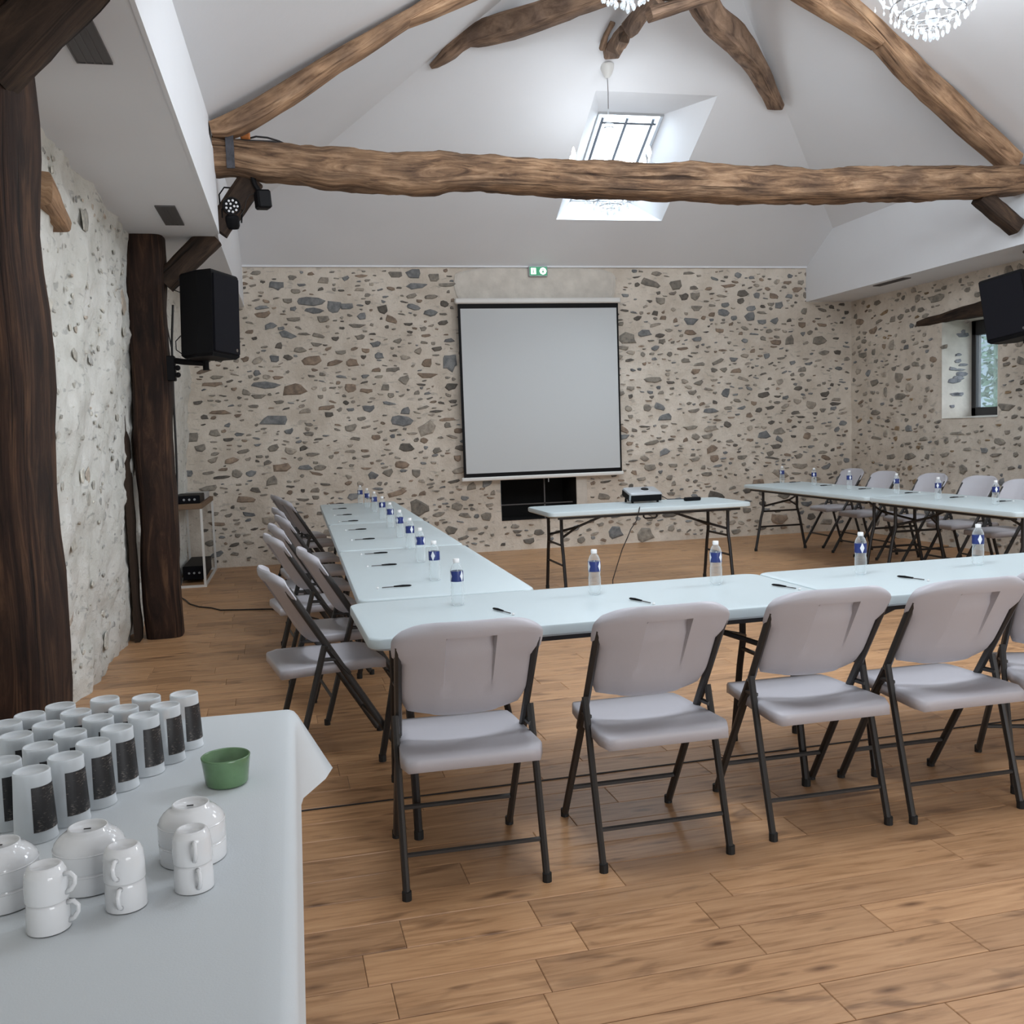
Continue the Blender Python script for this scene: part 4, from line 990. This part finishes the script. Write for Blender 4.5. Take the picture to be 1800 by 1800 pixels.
for k, p in enumerate(LBp):
    x, y = basept(*p)
    lab = 'clear water bottle with blue label where front and left table rows meet' if k == 0 else f'{ordn[k-1]} clear water bottle along the left row counted from the near table corner' 
    put_bottle(x, y, [2.3, 1.2, .4, 1.9, .7, .1, 1.4, .9, .3, 1][k], lab, 'water bottles on the left row')
for p, nm, a in zip([(1046,1047),(1259,1029),(1513,1011),(1719,994)], ['clear water bottle behind the second front chair, left of the projector table leg', 'clear water bottle in front of the right leg of the projector table', 'clear water bottle behind the third front chair', 'clear water bottle behind the fourth front chair near the right edge'], [.2, 2.1, 1.3, 1.25]):
    x, y = basept(*p); put_bottle(x, y, a, nm, 'water bottles on the front row')
for k, p in enumerate([(1375,849),(1431,854),(1493,861),(1576,869),(1649,879),(1750,888)]):
    x, y = basept(*p); put_bottle(x, y, [.5, 1.0, 1.4, .2, .8, 1.1][k], f'{ordn[k]} clear water bottle along the right row counted from the far stone corner', 'water bottles on the right row')
def make_pen():
    t = empty('pen')
    MB().tube([(-.065, 0, .005), (-.01, 0, .005)], .0024, 6).build('barrel', M_vent, t)
    MB().tube([(-.012, 0, .006), (.03, 0, .0065), (.060, 0, .0055), (.068, 0, .005)], [.0036, .0050, .0042, .002], 8).build('grip', M_black, t)
    MB().lathe([(.004, 0), (.006, .004), (.004, .009), (0, .009)], 8, (-.085, 0, 0), cap0=True).build('tip_cap', M_penw, t)
    return t
pn0 = make_pen(); up_ = [False]
def put_pen(x, y, rz, label, group, z=.7402):
    o = pn0 if not up_[0] else copy_tree(pn0); up_[0] = True
    o.location = (x, y, z); o.rotation_euler = (0, 0, rz); o['label'] = label; o['category'] = 'pen'; o['group'] = group
for k, p in enumerate([(697,1033),(675,995),(661,974),(641,949),(628,932),(615,917),(605,906),(597,895),(593,886)]):
    q_ = atz(*p, .74); put_pen(q_.x, q_.y, R(4), f'{ordn[k]} slim black pen along the left row counted from the near end', 'pens on the left row')
for k, (p, nm) in enumerate(zip([(882,1076),(1125,1058),(1378,1033),(1601,1018)], ['black pen just behind the first front chair', 'black pen just behind the second front chair', 'black pen just behind the third front chair', 'black pen just behind the fourth front chair'])):
    q_ = atz(*p, .74); put_pen(q_.x, q_.y, R(108), nm, 'pens on the front row')
for k, p in enumerate([(1397,848),(1452,854),(1520,860),(1602,867),(1682,875),(1765,882)]):
    q_ = atz(*p, .74); put_pen(q_.x, q_.y, R(178), f'{ordn[k]} slim black pen along the right row counted from the far corner', 'pens on the right row')

# ------------------------------------------------------------------ projector
a = atz(1135, 884, .74)
pj = empty('projector', (a.x+.01, a.y+.13, .765), R(0), 'silver and black projector on its folding table', 'projector'); pj.rotation_euler = (R(13), 0, 0)
MB().slab(rounded(-.155, .155, -.115, .115, .025, 4), .012, .088, .012).build('body', M_silver, pj, True)
MB().bbox(-.145, .145, -.121, -.110, .016, .074, .004).build('front_panel', M_black, pj)
MB().box(-.160, -.150, -.09, .09, .02, .07).build('side_vent', M_black, pj)
MB().lathe([(.0, .096), (.03, .096), (.036, .088)], 16, (.03, .02, 0)).build('lens_ring', M_black, pj)
for sx in (-1, 1):
    MB().lathe([(.012, 0), (.010, .014)], 8, (sx*.12, -.09, -.003), cap0=True).build('foot', M_black, pj)
    MB().lathe([(.011, -.05), (.009, .014)], 8, (sx*.12, .09, 0), cap0=True).build('foot', M_black, pj)
a = atz(1217, 880, .74)
ad = empty('adapter', (a.x, a.y, .7402), R(5), 'black adapter lying beside the projector', 'adapter')
MB().bbox(-.075, .075, -.03, .03, 0, .032, .008).build('body', M_black, ad)
q = MB(); q.tube([(pj.location.x+.15, pj.location.y+.02, .80), (pj.location.x+.19, pj.location.y+.0, .79), (pj.location.x+.24, pj.location.y-.02, .755), (a.x-.01, a.y+.05, .755), (a.x, a.y+.03, .76)], .004, 6)
tag(q.build('projector_lead', M_cord), 'short black lead between projector and adapter', 'cable')
py_ = 7.83
q = MB(); pts_ = [at(*p, py_) for p in ((1128,882),(1124,890),(1119,915),(1109,930),(1103,945),(1094,965),(1086,990),(1077,1020))]
pts_[0] = Vector((pts_[0].x, py_+.05, .745)); pts_[1] = Vector((pts_[1].x, py_-.005, .742)); e_ = pts_[-1]
pts_ += [Vector((e_.x-.03, py_-.1, .008)), Vector((e_.x-.4, py_-.5, .006)), Vector((e_.x-1.0, py_-.2, .006))]
q.tube(pts_, .004, 6); tag(q.build('hanging_cable', M_cord), 'thin black cable hanging from the projector table to the floor', 'cable')

# ------------------------------------------------------------------ console by the far end
cx0, cx1, cy0, cy1 = -1.20, -.905, 10.0, 11.36; ct = .77
cs = empty('console_table', ((cx0+cx1)/2, (cy0+cy1)/2, 0), 0, 'narrow console with oak top and white metal frame behind the second post', 'table')
ax, ay = (cx1-cx0)/2, (cy1-cy0)/2
q = MB(); q.bbox(-ax, ax, -ay, ay, ct, ct+.05, .004); o = q.build('top', M_shelfwood, cs)
for sx in (-1, 1):
    for sy in (-1, 1): MB().box(sx*(ax-.012)-.011, sx*(ax-.012)+.011, sy*(ay-.012)-.011, sy*(ay-.012)+.011, 0, ct).build('leg', M_whitepaint, cs)
for sy in (-1, 1): MB().box(-ax, ax, sy*(ay-.012)-.011, sy*(ay-.012)+.011, .0, .022).build('foot_rail', M_whitepaint, cs)
for sx in (-1, 1): MB().box(sx*(ax-.012)-.011, sx*(ax-.012)+.011, -ay, ay, .0, .022).build('foot_rail', M_whitepaint, cs)
def gear(name, x0, x1, y0, y1, z0, z1, mat, label, panel=True):
    g = empty(name, ((x0+x1)/2, (y0+y1)/2, z0), 0, label, 'audio unit'); a_, b_ = (x1-x0)/2, (y1-y0)/2
    MB().bbox(-a_, a_, -b_, b_, 0, z1-z0, .006).build('case', mat, g)
    MB().box(-a_+.01, a_-.01, -b_-.004, -b_, .012, z1-z0-.012).build('front_panel', M_grille, g)
    for k in range(3): MB().lathe([(.012, 0), (.010, .012), (0, .012)], 10).build('knob', M_silver, g).matrix_basis = Matrix.Translation((a_-.05-.05*k, -b_-.004, (z1-z0)/2)) @ Matrix.Rotation(R(90), 4, 'X')
    return g
gear('amplifier', -1.18, -.93, 10.1, 10.6, ct+.05, ct+.13, M_black, 'flat black audio unit on the oak console')
gear('mixer', -1.18, -.93, 10.65, 11.2, ct+.05, ct+.115, M_silver, 'grey audio unit at the back of the oak console')
gear('power_amplifier', -1.16, -.95, 10.35, 11.2, .03, .17, M_black, 'black audio unit on the floor under the console')
q = MB(); q.tube([(-1.16+.008*math.sin(i*1.3), 10.1, .02+.06*i) for i in range(13)], .010, 6)
tag(q.build('cable_bundle', M_cord), 'thick black cable bundle behind the console leg', 'cable')
q = MB(); q.tube([Vector((v.x, v.y, .007)) for v in [atz(*p, 0) for p in ((300,1043),(316,1050),(326,1056),(334,1063),(350,1068),(372,1070),(388,1074),(430,1073),(478,1072),(520,1080),(560,1090))]], .006, 6)
tag(q.build('floor_cable', M_cord), 'dark cable winding over the floor from the console to the left chairs', 'cable')
q = MB(); q.tube([Vector((v.x, v.y, .003)) for v in [atz(*p, 0) for p in ((520,1428),(600,1418),(900,1380),(1200,1342),(1500,1304),(1800,1265),(2000,1240))]], .0032, 6)
tag(q.build('straight_cord', M_cord), 'thin dark cord lying straight across the floor under the front chairs', 'cable')

# ------------------------------------------------------------------ chandeliers
GLOW = 24
def make_chandelier(loc, ztop, label):
    t = empty('chandelier', loc, 0, label, 'chandelier', 'crystal chandeliers'); rr = random.Random(int(loc[0]*10))
    Ht = ztop-loc[2]
    MB().lathe([(.065, Ht+.02), (.062, Ht-.015), (.045, Ht-.06), (.02, Ht-.10), (0, Ht-.10)], 20, cap0=True).build('canopy', M_whitepaint, t, True)
    MB().tube([(0, 0, Ht-.09), (.003, 0, (Ht+.9)/2), (0, 0, .98)], .004, 6).build('chain', M_chrome, t)
    MB().lathe([(.0, .08), (.02, .09), (.045, .12), (.02, .16), (.012, .20), (.035, .25), (.04, .28), (.012, .32), (.01, .40), (.028, .44), (.012, .48), (.009, .56), (.045, .60), (.012, .62), (.01, .72), (.03, .80), (.05, .84), (.012, .86), (.008, .93), (.004, .98)], 14).build('stem', M_crystal, t, True)
    dr = MB()
    def drop(p, s_):
        x, y, z = p; dr.lathe([(0, 0), (s_*.30, -s_*.15), (s_*.45, -s_*.9), (s_*.25, -s_*1.3), (0, -s_*1.5)], 6, (x, y, z)); dr.tube([(x, y, z), (x, y, z+s_*1.1)], .0012, 4, False)
    for k in range(8):
        a_ = k*math.pi/4+.2; ca, sa = math.cos(a_), math.sin(a_); rad = .375
        arm = MB().tube([(ca*r_, sa*r_, z) for r_, z in ((.02, .34), (.10, .23), (.20, .21), (.30, .27), (.355, .37), (rad, .425))], .0075, 6).build('arm', M_crystal, t, True)
        MB().lathe([(.0, .30), (.05, .312), (.055, .322), (.02, .318), (.012, .325), (.0115, .38)], 14, (ca*rad, sa*rad, .115)).build('drip_tray', M_crystal, arm, True)
        MB().lathe([(.0, .375), (.012, .385), (.022, .415), (.018, .448), (.006, .485), (0, .495)], 12, (ca*rad, sa*rad, .115)).build('bulb', M_bulb, arm, True)
        for j in range(4): b_ = a_+j*1.57; drop((ca*rad+.05*math.cos(b_), sa*rad+.05*math.sin(b_), .395), .024)
        for j in range(6):
            f_ = j/5; r_ = .06+.30*f_; drop((ca*r_+rr.gauss(0, .006), sa*r_+rr.gauss(0, .006), .26-.06*math.sin(f_*3.1)+rr.gauss(0, .008)), rr.uniform(.013, .02))
    for tier, (rad, z, n_, s_) in enumerate(((.045, .78, 8, .022), (.26, .20, 18, .026), (.21, .15, 16, .026), (.16, .11, 14, .028), (.10, .075, 10, .028), (.04, .045, 5, .03))):
        MB().lathe([(rad-.004, z+.024), (rad+.003, z+.026), (rad+.003, z+.030)], 24).build('ring', M_chrome, t)
        for k in range(n_): a_ = 2*math.pi*k/n_+tier; drop((rad*math.cos(a_), rad*math.sin(a_), z+rr.gauss(0, .004)), s_*rr.uniform(.85, 1.15))
    o = dr.build('crystal_drops', M_crystal, t); o['kind'] = 'stuff'
    l = bpy.data.lights.new('chandelier_glow', 'POINT'); l.energy = GLOW*(.5 if loc[1] > 8 else 1); l.shadow_soft_size = .35; l.color = (.88, .94, 1)
    lo = bpy.data.objects.new('chandelier_glow', l); C.objects.link(lo); lo.location = (loc[0], loc[1], loc[2]+.40)
    return t
zc = lambda x, y: min(hz(y), 3.66+.57*(x-SL), 3.70+.6*(SR-x))
make_chandelier((3.0, 8.93, 3.385), zc(3.0, 8.93), 'lit crystal chandelier hanging in front of the skylight, half behind the tie beam')
make_chandelier((4.28, 5.98, 3.92), zc(4.28, 5.98), 'crystal chandelier cut by the top right edge, only its drops showing')
make_chandelier((2.16, 6.0, 4.00), zc(2.16, 6.0), 'crystal chandelier at the top centre edge, only its lowest drops showing')

# ------------------------------------------------------------------ buffet table with cloth
bt = empty('buffet_table', (-.60, 1.3, 0), 0, 'folding table hidden under the white cloth at the lower left', 'table')
MB().slab(rounded(-.51, .51, -1.15, 1.15, .05, 4), .697, .734, .008).build('tabletop', M_table, bt)
for sx in (-1, 1):
    for sy in (-1, 1): MB().tube([(sx*.42, sy*.95, .7), (sx*.44, sy*1.0, 0)], .014, 8).build('leg', M_tube, bt)
def cloth():
    x0, x1, y0, y1 = -1.14, -.052, .06, 2.50; q = MB(); rad = .022
    us = [x0+(x1-x0)*i/36 for i in range(37)]; vs_ = [y0+(y1-y0)*j/60 for j in range(61)]
    vs = []; fs = []
    for y in vs_:
        for x in us:
            dx = min(x1-x, x-x0); dy = min(y1-y, y-y0); z = .7405+.0006*noise.noise(Vector((x*5, y*5, 0)))
            vs.append((x, y, z))
    W = len(us); Hn = len(vs_)
    for j in range(Hn-1):
        for i in range(W-1): fs.append((j*W+i, j*W+i+1, (j+1)*W+i+1, (j+1)*W+i))
    ring = [i for i in range(W)]+[j*W+W-1 for j in range(1, Hn)]+[(Hn-1)*W+i for i in range(W-2, -1, -1)]+[j*W for j in range(Hn-2, 0, -1)]
    n = len(ring); base = [ring]
    hang = [(.008, -.003), (.018, -.010), (.022, -.024), (.0225, -.045), (.023, -.07), (.0235, -.09), (.024, -.115), (.0245, -.14), (.025, -.165), (.026, -.190)]
    for li, (d, dz) in enumerate(hang):
        cur = []
        for k in range(n):
            x, y, z = vs[ring[k]]
            nxv = 1 if x > x1-1e-6 else (-1 if x < x0+1e-6 else 0); nyv = 1 if y > y1-1e-6 else (-1 if y < y0+1e-6 else 0)
            L_ = math.hypot(nxv, nyv) or 1; wv = .012*abs(dz)*math.sin((x+y)*14)*(0 if nxv > 0 else 1)
            px_, py2, z_ = x+nxv/L_*(d+wv), y+nyv/L_*(d+wv), z+dz
            dc = math.hypot(x-x1, y-y1)
            if dc < .13 and nxv >= 0 and nyv >= 0:      # the folded corner stands out as a stiff point
                f_ = 1-dc/.13; s_ = abs(dz)/.19
                px_ += .090*f_*s_; py2 += .03*f_*s_; z_ = z+dz*(1-.06*f_)
            vs.append((px_, py2, z_)); cur.append(len(vs)-1)
        base.append(cur)
    for l in range(len(base)-1):
        a_, b_ = base[l], base[l+1]
        for k in range(n): fs.append((a_[(k+1) % n], a_[k], b_[k], b_[(k+1) % n]))
    q.add(vs, fs); return q
tag(cloth().build('tablecloth', M_cloth, None, 'all'), 'long white cloth covering the table with cups and bowls', 'tablecloth')
ZT = .742
# cups (upside down)
def make_cup():
    t = empty('plastic_cup')
    MB().lathe([(.0385, 0), (.0378, .004), (.0370, .008), (.0325, .108), (.0325, .118), (.0312, .1205), (.0295, .1185), (.0285, .1150), (0, .1150)], 28).build('body', M_frost, t, 'all')
    q = MB(); vs = []; n = 12
    for j, (r_, z) in enumerate(((.0372, .019), (.0332, .097))):
        for i in range(n+1): a_ = R(-97+i*132/n); vs.append(((r_+.0004)*math.cos(a_), (r_+.0004)*math.sin(a_), z))
    q.add(vs, [(i, i+1, n+2+i, n+1+i) for i in range(n)]); q.build('label', M_clabel, t, 'all')
    return t
c0 = make_cup(); uc = [False]
tops = [(55,1355),(115,1330),(163,1305),(205,1280),(252,1258),(290,1240),(323,1220),(5,1338),(70,1312),(123,1288),(172,1262),(217,1245),(257,1226),(28,1293),(85,1274),(133,1252),(184,1229),(52,1257),(106,1241),(10,1272)]
rows = ['front']*7+['second']*6+['third']*4+['back']*3
desc = {0: 'frosted upside-down cup with black label, leftmost whole one of the front row', 6: 'frosted upside-down cup with black label, farthest right of all the cups'}
cnt = {}
for k, p in enumerate(tops):
    v = atz(p[0], p[1], ZT+.1185); r_ = rows[k]; cnt[r_] = cnt.get(r_, 0)+1
    o = c0 if k == 0 else copy_tree(c0)
    o.location = (v.x, v.y, ZT); o.scale = (.94, .94, 1); o.rotation_euler = (0, 0, R(random.uniform(-4, 4)+14)); o['category'] = 'cup'; o['group'] = 'frosted plastic cups standing upside down'
    o['label'] = desc.get(k, f'{ordn[cnt[r_]-1]} frosted upside-down cup from the left in the {r_} row of cups')
v = atz(-8, 1372, ZT+.1185)
# green bowl
v = atz(400, 1388, ZT); d = Vector((v.x, v.y)).normalized()*.04
gb = empty('green_bowl', (v.x+d.x, v.y+d.y, ZT), 0, 'small green ramekin on the white cloth', 'bowl')
MB().lathe([(0, .0), (.038, 0), (.041, .004), (.0470, .052), (.0478, .056), (.0462, .0575), (.0445, .055), (.038, .010), (.034, .007), (0, .007)], 36).build('bowl_body', M_green, gb, 'all')
# upside-down white bowls, two to a stack
def put_bowl(x, y, z, label):
    b = empty('white_bowl', (x, y, z), 0, label, 'bowl', 'stacked white bowls'); b.scale = (.87,)*3
    MB().lathe([(.0600, 0), (.0612, .003), (.0605, .032), (.0580, .041), (.051, .050), (.041, .058), (.034, .062), (.0335, .067), (.031, .067), (.030, .062), (0, .0615)], 36).build('bowl_body', M_china, b, 'all')
    MB().lathe([(.0606, .0315), (.0612, .033), (.0600, .0345)], 36).build('rim_line', M_china, b)
    MB().box(-.007, .005, -.002, .002, .0613, .0622).build('base_mark', M_black, b)
for (px, py), nm in zip(((163, 1574), (342, 1527), (8, 1607)), ('behind the middle mugs', 'nearest the green ramekin', 'cut by the left edge')):
    v = atz(px, py, ZT); d = Vector((v.x, v.y)).normalized()*.050; X_, Y_ = v.x+d.x, v.y+d.y
    put_bowl(X_, Y_, ZT, f'lower upside-down white bowl of the stack {nm}')
    put_bowl(X_, Y_, ZT+.0325, f'upper upside-down white bowl of the stack {nm}')
def put_mug(x, y, z, a, label):
    b = empty('white_mug', (x, y, z), a, label, 'mug', 'stacked white mugs'); b.scale = (.79, .79, .75)
    MB().lathe([(.0370, 0), (.0375, .002), (.0372, .030), (.0355, .048), (.0345, .053), (.0335, .0545), (.030, .063), (.0265, .066), (.024, .0655), (.022, .063), (0, .0625)], 30).build('mug_body', M_china, b, 'all')
    MB().tube([(.035, 0, .048), (.047, 0, .050), (.055, 0, .042), (.054, 0, .030), (.047, 0, .018), (.036, 0, .012)], [.005, .0045, .0042, .0042, .0045, .005], 8).build('handle', M_china, b, 'all')
for (px, py), a_, nm in zip(((88, 1645), (224, 1605), (343, 1572)), (-12, -95, -72), ('nearest the left edge', 'in the middle', 'farthest right')):
    v = atz(px, py, ZT); d = Vector((v.x, v.y)).normalized()*.028; X_, Y_ = v.x+d.x, v.y+d.y
    put_mug(X_, Y_, ZT, R(a_), f'lower upside-down white mug of the stack {nm}')
    put_mug(X_, Y_, ZT+.0428, R(a_-6), f'upper upside-down white mug of the stack {nm}')
